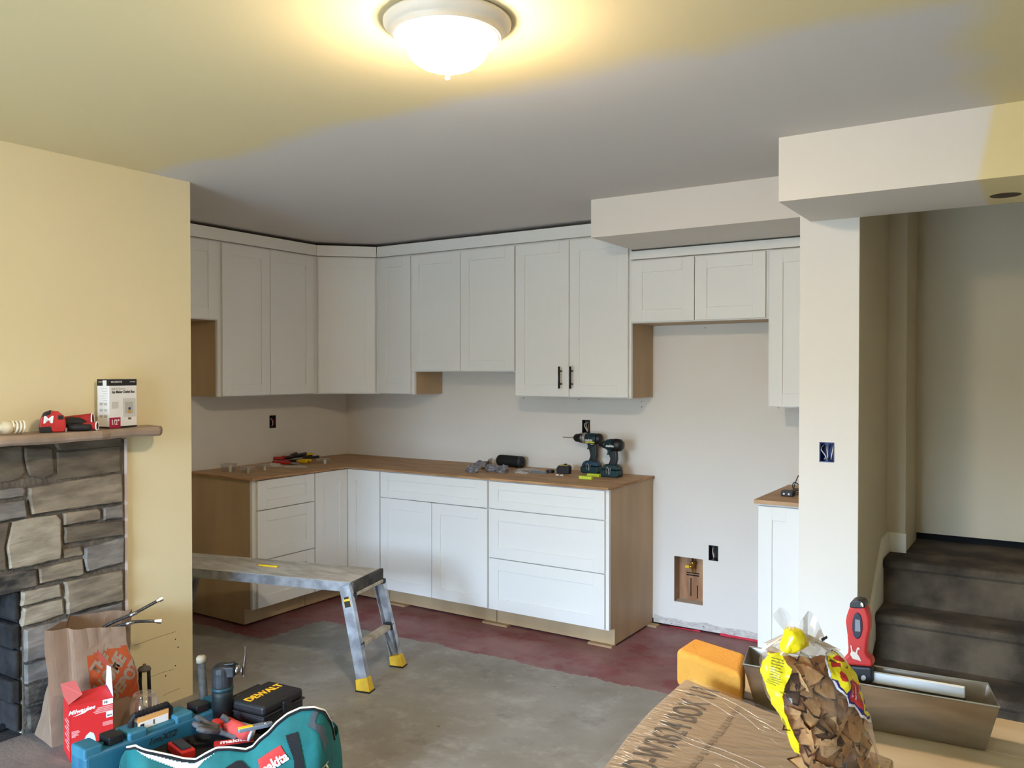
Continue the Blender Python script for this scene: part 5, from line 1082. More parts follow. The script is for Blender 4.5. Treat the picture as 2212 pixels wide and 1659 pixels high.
# ================================================================== TEAL TOOL BAG
G0 = Vector((-2.470, 1.545, 0)); G1 = Vector((-2.045, 2.075, 0)); gu = (G1 - G0).normalized(); gn = Vector((gu.y, -gu.x, 0)); GL = (G1 - G0).length
rim_px = [(270, 1632), (291, 1618), (325, 1624), (368, 1633), (396, 1640), (423, 1642), (445, 1629), (468, 1617), (495, 1616), (531, 1620), (547, 1613), (561, 1597), (581, 1581), (599, 1561), (622, 1543), (649, 1531), (678, 1529), (701, 1538), (719, 1572), (726, 1610)]
def gsz(x, y):
    p = PP(x, y, G0, gn); return (p - G0).dot(gu), p.z
rim = [gsz(*q) for q in rim_px]
def rim_z(s):
    for (s0, z0), (s1, z1) in zip(rim, rim[1:]):
        if s0 <= s <= s1: return z0 + (z1 - z0) * (s - s0) / max(1e-6, s1 - s0)
    return rim[0][1] if s < rim[0][0] else rim[-1][1]
S0, S1 = rim[0][0], rim[-1][0]
def front(s, z, off=0.0):
    zr = rim_z(s); v = max(0.0, min(1.0, z / zr)); e_ = min(1, (s - S0) / 0.07, (S1 - s) / 0.07); e_ = max(0, e_)
    bul = 0.055 * math.sin(PI * min(1, v * 0.98)) * (0.35 + 0.65 * e_) + 0.010 * noise.noise(Vector((s * 9, z * 11, 2))) * math.sin(PI * v)
    back = -0.055 * (1 - e_) ** 2
    return G0 + gu * s + gn * (bul + back + off) + zv * z
t = bag = thing('tool_bag', 'open teal and black tool bag with a red label in the bottom left foreground', 'bag', G0 + gu * GL / 2 - gn * 0.08)
bm = B(); ns, nv = 72, 22; g = []
for i in range(ns + 1):
    s = S0 + (S1 - S0) * i / ns; zr = rim_z(s); g.append([bm.verts.new(front(s, 0.002 + (zr - 0.002) * j / nv)) for j in range(nv + 1)])
for i in range(ns):
    for j in range(nv): bm.faces.new((g[i][j], g[i + 1][j], g[i + 1][j + 1], g[i][j + 1]))
put('front_panel', bm, teal_bag, t, world=True, smooth=True)
# ends and back
def back(s, z):
    e_ = max(0, min(1, (s - S0) / 0.07, (S1 - s) / 0.07)); return G0 + gu * s - gn * (min(0.235, 0.075 + 0.75 * max(0, s)) - 0.035 * (1 - e_) ** 2 - 0.02 * (1 - z / 0.3)) + zv * z
def back_rim(s): f = (s - S0) / (S1 - S0); return 0.262 + 0.014 * math.sin(f * 9) - 0.03 * (1 if f < 0.1 else 0)
bm = B(); g = []
for i in range(ns + 1):
    s = S0 + (S1 - S0) * i / ns; zr = back_rim(s); g.append([bm.verts.new(back(s, 0.002 + (zr - 0.002) * j / 10)) for j in range(11)])
for i in range(ns):
    for j in range(10): bm.faces.new((g[i][j], g[i + 1][j], g[i + 1][j + 1], g[i][j + 1]))
put('back_panel', bm, black_fabric, t, world=True, smooth=True)
for s in (S0, S1):
    bm = B(); g = []
    for i in range(13):
        f = i / 12; row = []
        for j in range(13):
            v = j / 12; a1 = front(s, 0.002 + (rim_z(s) - 0.002) * v); b1 = back(s, 0.002 + (back_rim(s) - 0.002) * v); p = a1.lerp(b1, f)
            p += gu * (1 if s == S1 else -1) * 0.035 * math.sin(PI * f) * (0.6 + 0.4 * math.sin(PI * v)); row.append(bm.verts.new(p))
        g.append(row)
    for i in range(12):
        for j in range(12): bm.faces.new((g[i][j], g[i + 1][j], g[i + 1][j + 1], g[i][j + 1]))
    put('end_panel', bm, teal_bag, t, world=True, smooth=True)
bm = B(); prism(bm, [front(S0, 0.002), front(S1, 0.002), back(S1, 0.002), back(S0, 0.002)], (0, 0, 0.004)); put('base', bm, black_fabric, t, world=True)
# piping and zip along the rim
rp = [front(S0 + (S1 - S0) * i / 90, rim_z(S0 + (S1 - S0) * i / 90)) for i in range(91)]
bm = B(); tube(bm, [p + zv * 0.0035 + gn * -0.001 for p in rp], 0.0042, 7); put('white_piping', bm, mat('cream_piping', (226, 222, 208), 0.7), t, world=True, smooth=True)
bm = B(); tube(bm, [p + zv * -0.001 + gn * 0.004 for p in rp], 0.0042, 7); put('zip_tape', bm, black_fabric, t, world=True, smooth=True)
def fpx(off):
    def f(x, y):
        s, z = gsz(x, y); return front(min(max(s, S0), S1), min(z, rim_z(s) - 0.001), off)
    return f
bm = decal([([(291, 1620), (330, 1628), (368, 1638), (396, 1644), (420, 1646), (450, 1632), (470, 1620), (440, 1640), (425, 1656), (395, 1659), (370, 1649), (330, 1636), (292, 1622)], 0)], fpx(0.003), 2.0); put('white_panel', bm, mat('white_bag_fabric', (222, 222, 216), 0.8, var=0.1, vscale=12), t, world=True)
bm = decal([([(557, 1631), (604, 1600), (620, 1624), (561, 1662)], 0)], fpx(0.004), 1.5); put('red_label', bm, mat('red_fabric_label', (186, 40, 34), 0.7), t, world=True)
def bagtext(s, size, cx, cy, dx, dy, off, m_, name, **k):
    bm = text_bm(s, size, 0.0, **k); fn = fpx(off)
    L_ = math.hypot(dx, dy); c_, s_ = dx / L_, dy / L_
    for v in bm.verts: x, y = v.co.x, -v.co.y; v.co = fn(cx + x * c_ - y * s_ * 0.9, cy + x * s_ + y * c_)
    put(name, bm, m_, t, world=True)
bagtext('makita', 26, 589, 1636, 60, -36, 0.0065, text_white, 'lettering', shear=0.0, bold=0.9)
bagtext('LXT', 22, 694, 1655, 30, -16, 0.0065, mat('tan_ink', (170, 170, 130), 0.7), 'lettering', bold=0.5)
for q in ([(615, 1580), (641, 1572), (650, 1615), (660, 1670), (635, 1675), (632, 1625)], [(487, 1648), (510, 1637), (522, 1636), (540, 1650), (548, 1675), (487, 1675)]):
    bm = decal([(q, 0)], fpx(0.006), 2.0); put('webbing_strap', bm, black_fabric, t, world=True)
bm = decal([([(675, 1534), (688, 1535), (679, 1555), (700, 1566), (703, 1588), (709, 1587), (700, 1618), (692, 1590), (685, 1572), (664, 1561), (668, 1548)], 0)], fpx(0.004), 1.5); put('reflective_flash', bm, mat('grey_reflective', (66, 74, 82), 0.5), t, world=True)
# inner lining surface, sagging, holding the tools
def lining(s, f):
    a1 = front(s, rim_z(s)); b1 = back(s, back_rim(s)); p = a1.lerp(b1, f); e_ = max(0, min(1, (s - S0) / 0.08, (S1 - s) / 0.08))
    sag = 0.055 * math.sin(PI * min(1, f * 1.35)) * e_ if f < 0.74 else 0.0
    floorz = 0.245 + 0.010 * noise.noise(Vector((s * 8, f * 5, 3)))
    p.z = min(p.z, max(p.z - sag, 0.0)) if f < 0.04 else (floorz * min(1, f / 0.3) + (a1.z - 0.004 - 0.05 * min(1, f / 0.15)) * (1 - min(1, f / 0.3)))
    if f > 0.97: p.z = b1.z
    return p
bm = B(); g = [[bm.verts.new(lining(S0 + (S1 - S0) * i / 60, j / 18)) for j in range(19)] for i in range(61)]
for i in range(60):
    for j in range(18): bm.faces.new((g[i][j], g[i + 1][j], g[i + 1][j + 1], g[i][j + 1]))
put('lining', bm, black_fabric, t, world=True, smooth=True)
q = P(505, 1602, 2, 0.262); bm = B(); obox(bm, q, gu, gn, zv, 0.13, 0.035, 0.004); put('inner_label', bm, mat('red_fabric_label', (186, 40, 34), 0.7), t, world=True)
bm = text_bm('makita', 0.034, 0.0005, bold=0.001); place(bm, q + zv * 0.0028, gu, -gn, zv); put('lettering', bm, text_white, t, world=True)
def bag_top(p):
    s = (p - G0).dot(gu); f = max(0, min(1, -(p - G0).dot(gn) / min(0.235, 0.075 + 0.75 * max(0, s)))); return lining(min(max(s, S0), S1), f).z
# black case with yellow lettering at the back of the bag
DZ = 0.276
t = thing('bit_case', 'black hard case with big yellow capital letters, lying at the back of the tool bag', 'tool case', (-2.5, 2.2, DZ))
q0, q1, q3 = P(503, 1541, 2, DZ), P(567, 1566, 2, DZ), P(640, 1518, 2, DZ)
top_pts = [P(x, y, 2, DZ + 0.075) for x, y in ((497, 1509), (568, 1529), (648, 1489), (586, 1465))]
cc = sum(top_pts, Vector()) / 4; du = (top_pts[2] - top_pts[1]).normalized(); dv = Vector((-du.y, du.x, 0)); lu, lv = (top_pts[2] - top_pts[1]).length * 1.08, 0.172
def dbox(bm, a0, a1, b0, b1, z0, z1): prism(bm, [Vector((cc.x, cc.y, DZ + z0)) + du * a_ + dv * b_ for a_, b_ in ((a0, b0), (a1, b0), (a1, b1), (a0, b1))], (0, 0, z1 - z0))
case_m = mat('black_case_plastic', (28, 28, 31), 0.5, bump=0.15, bscale=250)
bm = B(); dbox(bm, -lu / 2, lu / 2, -lv / 2, lv / 2, 0.0, 0.036); put('case_bottom', bm, case_m, t, world=True, bevel=0.008, seg=3)
bm = B(); dbox(bm, -lu / 2, lu / 2, -lv / 2, lv / 2, 0.038, 0.075); put('case_lid', bm, case_m, t, world=True, bevel=0.012, seg=3)
bm = B(); dbox(bm, -lu / 2 - 0.004, lu / 2 + 0.004, -lv / 2 - 0.004, lv / 2 + 0.004, 0.033, 0.040); put('seam_rim', bm, case_m, t, world=True, bevel=0.002)
bm = B(); dbox(bm, -0.012, 0.030, -lv / 2 - 0.010, -lv / 2 + 0.006, 0.020, 0.062); put('latch', bm, black_plastic, t, world=True, bevel=0.003)
bm = B()
hb0 = Vector((cc.x, cc.y, DZ + 0.050)) + dv * (lv / 2 + 0.024)
tube(bm, [hb0 - du * 0.085, hb0 + du * 0.075], 0.015, 14); put('handle', bm, case_m, t, world=True, smooth=True)
bm = B(); dbox(bm, -0.06, -0.045, lv / 2 - 0.004, lv / 2 + 0.02, 0.040, 0.058); dbox(bm, 0.045, 0.06, lv / 2 - 0.004, lv / 2 + 0.02, 0.040, 0.058); put('handle_bracket', bm, case_m, t, world=True)
ld = (P(605, 1480, 2, DZ + 0.076) - P(543, 1505, 2, DZ + 0.076)); lc = (P(610, 1478, 2, DZ + 0.076) + P(540, 1506, 2, DZ + 0.076)) / 2
bm = text_bm('DEWALT', 0.048, 0.0006, bold=0.0012, sx_=0.92); place(bm, Vector((cc.x, cc.y, DZ + 0.0760)) + dv * 0.010, du, dv, zv); put('lettering', bm, text_yellow, t, world=True)
# oscillating tool
ob = PD(481, 1560, 3.02); ot = Vector((ob.x, ob.y, 0)); zt = P(481, 1430, 0, ob.x).z
bz = bag_top(ot) + 0.004
t = thing('oscillating_tool', 'teal and black oscillating tool standing upright behind the gloves', 'power tool', (ot.x, ot.y, bz))
zo = lambda y: PD(481, y, 3.02).z
rr = RT
bm = B(); lathe(bm, [(0.001, bz + 0.0), (0.034, bz + 0.001), (0.037, zo(1500)), (0.037, zo(1488)), (0.001, zo(1487))], (ot.x, ot.y, 0), 'z', 24, sx_=1, sy_=1); put('grip_body', bm, mat('dark_green_grip', (5, 19, 19), 0.6, var=0.3, vscale=20), t, world=True, smooth=True)
bm = B(); lathe(bm, [(0.038, zo(1489)), (0.039, zo(1487)), (0.039, zo(1483)), (0.036, zo(1481))], (ot.x, ot.y, 0), 'z', 24); put('teal_collar', bm, mat('deep_teal', (10, 50, 62), 0.5), t, world=True, smooth=True)
bm = B(); lathe(bm, [(0.001, zo(1483)), (0.037, zo(1482)), (0.037, zo(1450)), (0.034, zo(1440)), (0.024, zo(1434)), (0.001, zo(1432))], (ot.x, ot.y, 0), 'z', 24)
head = Vector((ot.x, ot.y, zo(1447))); obox(bm, head + rr * 0.024, rr, rr.cross(zv), zv, 0.050, 0.055, 0.038); put('head', bm, mat('scuffed_black', (14, 15, 18), 0.55, rgb2=(42, 44, 48), vscale=24), t, world=True, bevel=0.004)
bm = B(); obox(bm, Vector((ot.x, ot.y, zo(1434))) + rr * 0.012, rr + zv * 0.12, rr.cross(zv), zv, 0.065, 0.022, 0.006); put('clamp_lever', bm, black_plastic, t, world=True, bevel=0.002)
bm = B(); tube(bm, [head + rr * 0.048, head + rr * 0.060, head + rr * 0.061, head + rr * 0.068], [0.018, 0.017, 0.009, 0.009], 16); put('spindle', bm, steel, t, world=True, smooth=True)
bl = head + rr * 0.072
bm = B(); tube(bm, [bl, bl + rr * 0.004], 0.019, 20); obox(bm, bl + rr * 0.006 - zv * 0.0, rr, rr.cross(zv), zv, 0.003, 0.014, 0.046); obox(bm, bl + rr * 0.009 + zv * 0.030, rr, rr.cross(zv), zv + rr * 0.12, 0.003, 0.016, 0.050); obox(bm, bl + rr * 0.012 + zv * 0.065, rr, rr.cross(zv), zv, 0.0016, 0.012, 0.048); put('blade', bm, mat('worn_blade', (110, 98, 88), 0.4, 0.8), t, world=True)
# grey handle of a long tool standing on the floor behind the case
hb = PD(444, 1560, 3.15); ht = PD(434, 1416, 3.15)
base_ = Vector((hb.x + (hb.x - ht.x) * 0.9, hb.y + (hb.y - ht.y) * 0.9, 0.004))
t = thing('prop_stick', 'worn dark grey stick with a pale worn tip standing behind the blue case', 'stick', (base_.x, base_.y, 0))
bm = B(); tube(bm, [base_, hb, ht - (ht - hb) * 0.1], [0.016, 0.0150, 0.0150], 12); put('shaft', bm, mat('scuffed_steel_pipe', (24, 27, 30), 0.65, 0.0, rgb2=(66, 68, 66), vscale=30), t, world=True, smooth=True)
bm = B(); tube(bm, [ht - (ht - hb) * 0.1, ht - (ht - hb) * 0.03, ht], [0.018, 0.0185, 0.013], 12); put('tip', bm, mat('pale_worn_tip', (160, 146, 124), 0.8), t, world=True, smooth=True)
# red battery tool in the bag
bt = P(392, 1616, 2, 0.27); t = thing('red_battery', 'red and black tool battery tucked into the left of the teal bag', 'battery', bt - zv * 0.02)
dd = (P(412, 1633, 2, 0.27) - P(370, 1600, 2, 0.27)).normalized(); dn = Vector((-dd.y, dd.x, 0))
bm = B(); obox(bm, bt - zv * 0.005, dd, dn, zv, 0.115, 0.050, 0.030); put('case', bm, red_tool, t, world=True, bevel=0.005)
bm = B(); obox(bm, bt + zv * 0.012, dd, dn, zv, 0.085, 0.032, 0.012); put('terminal_block', bm, dark_plastic, t, world=True, bevel=0.003)
# gloves on the bag
def at(x, y, h): q_ = P(x, y, 2, 0.285 + h); return q_
t = thing('work_glove', 'grey palmed red work glove lying across the middle of the tool bag', 'glove', at(500, 1580, -0.03))
grey_n = mat('grey_nitrile', (96, 94, 94), 0.7, rgb2=(60, 60, 62), vscale=30); pink_k = mat('faded_red_knit', (206, 74, 68), 0.9, var=0.12, vscale=30, bump=0.3, bscale=200)
for a1, a2, a3, r in (((472, 1572), (447, 1562), (424, 1548), 0.0105), ((470, 1576), (440, 1572), (417, 1562), 0.0105), ((472, 1580), (445, 1578), (425, 1573), 0.010), ((498, 1566), (488, 1553), (478, 1546), 0.0105)):
    bm = B(); tube(bm, smooth_path([at(*a1, 0.012), at(*a2, 0.034), at(*a3, 0.046)], 4), [r, r, r, r, r, r, r, r * .95, r * .7], 10); put('finger', bm, grey_n, t, world=True, smooth=True)
bm = blob(1.0, 0.052, 0.040, 0.020, 3, 0.15, 1.5); bm.transform(Matrix.Translation(at(484, 1572, -0.018))); put('back_of_hand', bm, mat('bright_red_knit', (196, 46, 34), 0.85, bump=0.3, bscale=200), t, world=True, smooth=True)
bm = B(); tube(bm, smooth_path([at(495, 1568, 0.004), at(515, 1576, 0.004), at(540, 1587, -0.004)], 4), [0.026, 0.026, 0.026, 0.026, 0.025, 0.025, 0.024, 0.023, 0.020], 14); put('cuff', bm, pink_k, t, world=True, smooth=True)
bm = B(); tube(bm, [at(541, 1587.5, -0.004), at(545, 1589, -0.006)], 0.0215, 14); put('hem', bm, text_white, t, world=True, smooth=True)
bm = B(); tube(bm, smooth_path([at(455, 1574, -0.012), at(490, 1584, -0.012), at(512, 1592, -0.014)], 4), 0.012, 10); put('palm', bm, grey_n, t, world=True, smooth=True)
# utility knife
a1, b1 = at(513, 1578, 0.035), at(588, 1563, 0.035); d = (b1 - a1).normalized(); s_ = d.cross(zv).normalized()
t = thing('utility_knife', 'silver and yellow utility knife lying on top of the glove', 'knife', a1.lerp(b1, 0.5) - zv * 0.008)
bm = B(); L_ = (b1 - a1).length
prism(bm, [a1 + d * (L_ * f_) + s_ * w_ - zv * 0.006 for f_, w_ in ((0.0, -0.009), (0.03, -0.012), (0.85, -0.013), (1.0, -0.008), (1.0, 0.006), (0.85, 0.013), (0.03, 0.012), (0.0, 0.009))], (0, 0, 0.013)); put('handle', bm, mat('silver_paint', (158, 168, 184), 0.35, 0.6), t, world=True, bevel=0.002)
bm = B(); obox(bm, a1 + d * L_ * 0.22 + zv * 0.0075 + s_ * 0.002, d, s_, zv, L_ * 0.42, 0.016, 0.003); put('grip_stripe', bm, mat('amber_grip', (250, 196, 40), 0.4), t, world=True, bevel=0.001)
bm = B(); obox(bm, a1 + d * L_ * 1.06, d, s_, zv, L_ * 0.14, 0.012, 0.005); put('nose', bm, dark_plastic, t, world=True, bevel=0.002)
bm = B(); tube(bm, [a1 + d * L_ * 0.80 + zv * 0.006, a1 + d * L_ * 0.80 + zv * 0.0095], 0.007, 14); put('screw', bm, steel, t, world=True, smooth=True)

# ================================================================== FOREGROUND TABLE
TZ = 1.0
t = thing('work_table', 'pale wooden table top holding the steel mud pan in the bottom right foreground', 'table', (0.2, 1.2, 0))
wood = mat('pale_wood', (196, 180, 156), 0.38, rgb2=(180, 160, 132), vscale=3.2, stretch=(1.2, 7, 1), bump=0.04, detail=8)
yb_l, yb_r = 1.50, 1.485
for k in range(5):
    y0 = 0.80 + k * 0.14; bm = B(); prism(bm, [(-0.475, y0, TZ - 0.03), (1.0, y0, TZ - 0.03), (1.0, y0 + 0.1385 + (0.002 if k == 4 else 0), TZ - 0.03), (-0.475, y0 + 0.1385 + (0.002 if k == 4 else 0), TZ - 0.03)], (0, 0, 0.03)); put('plank', bm, wood, t, world=True, bevel=0.002)
for x, y in ((-0.40, 0.86), (0.92, 0.86), (-0.40, 1.42), (0.92, 1.42)): put('leg', box(x - 0.03, x + 0.03, y - 0.03, y + 0.03, 0, TZ - 0.031), stud_wood, t, world=True, bevel=0.003)
put('apron', box(-0.38, 0.9, 1.40, 1.43, TZ - 0.12, TZ - 0.031), stud_wood, t, world=True)
# flat cardboard carton
def wrap_mat():
    m = mat('shrink_wrapped_cardboard', (164, 140, 112), 0.55, rgb2=(154, 130, 103), vscale=2.4, coat=1.0)
    n = m.node_tree; b = n.nodes['Principled BSDF']; b.inputs['Coat Roughness'].default_value = 0.22
    tcx = n.nodes.new('ShaderNodeTexCoord'); mp_ = n.nodes.new('ShaderNodeMapping'); mp_.inputs['Scale'].default_value = (3, 26, 1); mp_.inputs['Rotation'].default_value = (0, 0, 0.42)
    nz_ = n.nodes.new('ShaderNodeTexNoise'); nz_.inputs['Scale'].default_value = 5; nz_.inputs['Detail'].default_value = 4; nz_.inputs['Distortion'].default_value = 0.4
    bp_ = n.nodes.new('ShaderNodeBump'); bp_.inputs['Strength'].default_value = 0.55; bp_.inputs['Distance'].default_value = 0.012
    n.links.new(tcx.outputs['Object'], mp_.inputs[0]); n.links.new(mp_.outputs[0], nz_.inputs['Vector']); n.links.new(nz_.outputs[0], bp_.inputs['Height']); n.links.new(bp_.outputs[0], b.inputs['Coat Normal'])
    return m
BZ = 1.05
t = thing('cardboard_carton', 'flat shrink wrapped cardboard carton with printed letters, in the foreground under the chip bag', 'box', (-0.33, 1.0, TZ))
outline = [(-0.490, 1.264), (-0.330, 1.204), (-0.165, 1.142), (-0.160, 0.60), (-0.440, 0.60), (-0.464, 0.92), (-0.478, 1.02), (-0.487, 1.12)]
bm = B(); prism(bm, [(x, y, TZ + 0.0006) for x, y in outline], (0, 0, BZ - TZ - 0.0006)); put('carton_body', bm, wrap_mat(), t, world=True, bevel=0.004, seg=3)
ink = mat('faded_black_ink', (70, 62, 58), 0.7, rgb2=(104, 88, 76), vscale=40)
td = Vector((-0.021, 0.30, 0)).normalized(); tu = Vector((-td.y, td.x, 0))
bm = text_bm('QD-W3624 BOX 1/1', 0.062, 0.0, bold=0.0008, sx_=0.62); place(bm, Vector((-0.432, 1.075, BZ + 0.0006)), td, tu, zv); put('lettering', bm, ink, t, world=True, label='large black printed letters')
bm = B()
rs = random.Random(5)
for k in range(26):
    y0 = 0.93 + k * 0.0105; bm2 = B(); w_ = rs.uniform(0.004, 0.009); x_ = -0.367 - 0.05 * (y0 - 0.9); bx(bm2, x_ - 0.004, x_ + rs.uniform(0.002, 0.006), y0, y0 + w_, BZ + 0.0003, BZ + 0.0007); add(bm, bm2)
put('faded_print_line', bm, mat('faint_ink', (136, 114, 92), 0.7), t, world=True)
wrapf = film('stretch_film', (236, 232, 226), 0.93, 0.10, 0.1)
bm = B(); nx, ny = 110, 240; g = []
for i in range(nx + 1):
    row = []
    for j in range(ny + 1):
        f, h = i / nx, j / ny; y = 0.62 + h * (1.262 - 0.62); xl = -0.487 + (0.04 if y < 0.95 else 0.0) * (0.95 - y) / 0.3 * 1.0; ymax = 1.264 + (f) * (1.142 - 1.264)
        y = 0.62 + h * (ymax - 0.62); x = -0.484 + 0.020 * max(0, 1.12 - y) / 0.2 * 0.5 + f * 0.312
        w_ = x * math.cos(0.42) * 8 + y * math.sin(0.42) * 8; v_ = -x * math.sin(0.42) * 70 + y * math.cos(0.42) * 70
        z = BZ + 0.0026 + 0.0015 * noise.noise(Vector((w_, v_, 0))) + 0.0007 * noise.noise(Vector((w_ * 2, v_ * 2.2, 4)))
        row.append(bm.verts.new((x, y, max(z, BZ + 0.0009))))
    g.append(row)
for i in range(nx):
    for j in range(ny): bm.faces.new((g[i][j], g[i + 1][j], g[i + 1][j + 1], g[i][j + 1]))
put('stretch_wrap', bm, wrapf, t, world=True, smooth=True, label='clear stretch wrap with fine glossy creases')
bm = B(); rs = random.Random(8)
def crease(x, y, L_, ang, w=0.0007):
    pts = []
    for q in range(6): f = q / 5; pts.append(P(x + L_ * f * math.cos(ang), y + L_ * f * math.sin(ang) * (1 + 0.06 * math.sin(q * 2.0)), 2, BZ + 0.0046))
    tube(bm, pts, [w * 0.3, w, w * 1.2, w, w * 0.8, w * 0.3], 5)
for k in range(30):
    f = rs.random(); x = 1488 - 175 * f + rs.uniform(0, 20); y = 1474 + 178 * f; crease(x + rs.uniform(4, 16), y, rs.uniform(6, 22), rs.uniform(0.30, 0.55), 0.00022)
for k in range(7): crease(rs.uniform(1450, 1700), rs.uniform(1530, 1655), rs.uniform(8, 26), rs.uniform(0.42, 0.62), 0.0002)
for q in ((1500, 1500, 110, 0.50), (1445, 1578, 300, 0.36), (1450, 1590, 260, 0.38), (1500, 1478, 190, 0.46), (1560, 1515, 120, 0.62), (1620, 1545, 90, 0.50)): crease(*q, 0.00026)
put('wrap_crease_glint', bm, mat('crease_glint_paint', (226, 218, 204), 0.12, 0.15, coat=1.0), t, world=True, smooth=True, kind='stuff', label='pale painted highlight streaks along the creases of the stretch wrap')  # thin pale tubes: highlight glints of the wrap creases put into colour
# sponge
zs_ = 1.064
sA, sB = P(1601, 1459, 2, zs_), P(1460, 1402, 2, zs_); sC = P(1611, 1411, 2, zs_); sD = P(1500, 1376, 2, zs_)
bm = B(); bot = []
for a_ in (sA, sB, sD, sC): bot.append(Vector((a_.x, a_.y, TZ + 0.001)))
va = [bm.verts.new(p) for p in bot]; vb = [bm.verts.new(Vector((p.x, p.y, zs_))) for p in (sA, sB, sD, sC)]
bm.faces.new(va); bm.faces.new(vb[::-1])
for i in range(4): bm.faces.new((va[i], va[(i + 1) % 4], vb[(i + 1) % 4], vb[i]))
put('sponge', bm, sponge_m, label='big orange yellow grouting sponge at the corner of the cardboard carton', cat='sponge', bevel=0.009, seg=4)
# mud pan
MP = TZ + 0.001; zt_ = MP + 0.072
t = thing('mud_pan', 'long stainless steel mud pan with sloping sides on the wooden table', 'tray', (-0.24, 1.385, MP))
tl, tr, br, bl_ = P(1605, 1435, 2, zt_), P(2160, 1528, 2, zt_), P(2134, 1477, 2, zt_), P(1618, 1397, 2, zt_)
lo_ = [Vector((tl.x + 0.016, tl.y + 0.016, MP)), Vector((tr.x - 0.018, tr.y + 0.018, MP)), Vector((br.x - 0.012, br.y - 0.016, MP)), Vector((bl_.x + 0.016, bl_.y - 0.014, MP))]
up_ = [tl, tr, br, bl_]; pan_st = mat('worn_stainless', (178, 170, 160), 0.33, 0.92, rgb2=(146, 138, 128), vscale=6, stretch=(1, 4, 4))
for i in range(4):
    j = (i + 1) % 4; c = sum(lo_, Vector()) / 4; n_ = (lo_[j] - lo_[i]).cross(up_[i] - lo_[i]).normalized()
    if n_.dot(c - lo_[i]) < 0: n_ = -n_
    bm = B(); prism(bm, [lo_[i], lo_[j], up_[j], up_[i]], n_ * 0.0012); put('side_wall', bm, pan_st, t, world=True)
bm = B(); prism(bm, lo_, (0, 0, 0.0012)); put('bottom', bm, pan_st, t, world=True)
bm = B(); tube(bm, [tl, tr, br, bl_, tl], 0.0016, 6); put('rim', bm, steel, t, world=True)
# wide taping knife in the pan
t = thing('taping_knife', 'wide taping knife with a red handle and white back strip standing in the mud pan', 'putty knife', (-0.25, 1.385, MP + 0.003))
KY = 1.388; k0, k1 = P(1647, 1432, 1, KY), P(2085, 1508, 1, KY); ku = (k1 - k0).normalized(); kz = Vector((-ku.z, 0, ku.x))
kh = 0.0165
bm = B(); prism(bm, [k0 - Vector((0, 0.004, 0)), k1 - Vector((0, 0.004, 0)), k1 - Vector((0, 0.004, 0)) + kz * kh, k0 - Vector((0, 0.004, 0)) + kz * kh], (0, 0.008, 0)); put('back_strip', bm, mat('white_back_strip', (226, 228, 230), 0.4), t, world=True, bevel=0.0015)
bm = B(); prism(bm, [k0 + kz * 0.002, k1 + kz * 0.002, k1 - kz * 0.045, k0 - kz * 0.045], (0, 0.0009, 0)); put('blade', bm, mat('dark_blade_steel', (120, 120, 124), 0.25, 1.0), t, world=True)
def K(px, py): return P(1620 + px / 4.157, 1260 + py / 4.157, 1, KY)
def kpoly(name, pts, m_, y0, w, bv=0.003, **k):
    bm = B(); prism(bm, [K(*q) + Vector((0, y0 - w / 2, 0)) for q in pts], (0, w, 0)); return put(name, bm, m_, t, world=True, bevel=bv, seg=3, **k)
kpoly('handle', [(908, 196), (930, 188), (1020, 188), (1050, 200), (1068, 240), (1087, 310), (1086, 400), (1070, 470), (1062, 540), (1056, 610), (1075, 645), (1104, 670), (1113, 700), (1111, 733), (850, 710), (842, 670), (865, 645), (893, 620), (896, 560), (888, 450), (873, 330), (880, 280)], mat('red_rubber_handle', (200, 44, 38), 0.5, var=0.1, vscale=40), 0, 0.026, 0.006)
kpoly('end_cap', [(906, 200), (914, 160), (935, 138), (980, 132), (1025, 142), (1046, 165), (1052, 204), (1010, 214), (950, 212)], black_plastic, 0, 0.027, 0.005)
kpoly('grip_inlay', [(980 + 46 * math.cos(q * PI / 10), 362 + 118 * math.sin(q * PI / 10)) for q in range(20)], mat('navy_inlay', (24, 24, 44), 0.45), -0.0125, 0.004, 0.001)
kpoly('grip_label', [(962, 302), (1003, 308), (1008, 412), (960, 408)], mat('grey_label', (130, 136, 144), 0.5), -0.0148, 0.001, 0)
kpoly('ferrule', [(850, 712), (1112, 735), (1114, 860), (1100, 888), (1075, 898), (870, 880)], mat('black_ferrule', (30, 31, 34), 0.5), -0.001, 0.022, 0.004)
kpoly('hang_hole', [(1033 + 22 * math.cos(q * PI / 8), 828 + 24 * math.sin(q * PI / 8)) for q in range(16)], mat('hole_white', (200, 204, 200), 0.6), -0.0124, 0.001, 0)
kpoly('plaster_smear', [(917, 532), (930, 540), (938, 585), (965, 600), (975, 560), (990, 552), (1004, 566), (996, 578), (985, 575), (980, 610), (1000, 640), (1018, 680), (985, 668), (940, 655), (915, 618), (925, 590)], mat('dried_plaster', (228, 214, 200), 0.9), -0.0135, 0.002, 0.0006)
kpoly('plaster_smear', [(1012, 152), (1030, 160), (1036, 190), (1026, 196), (1018, 178), (1014, 195), (1008, 170)], mat('dried_plaster', (228, 214, 200), 0.9), -0.0135, 0.002, 0.0005)

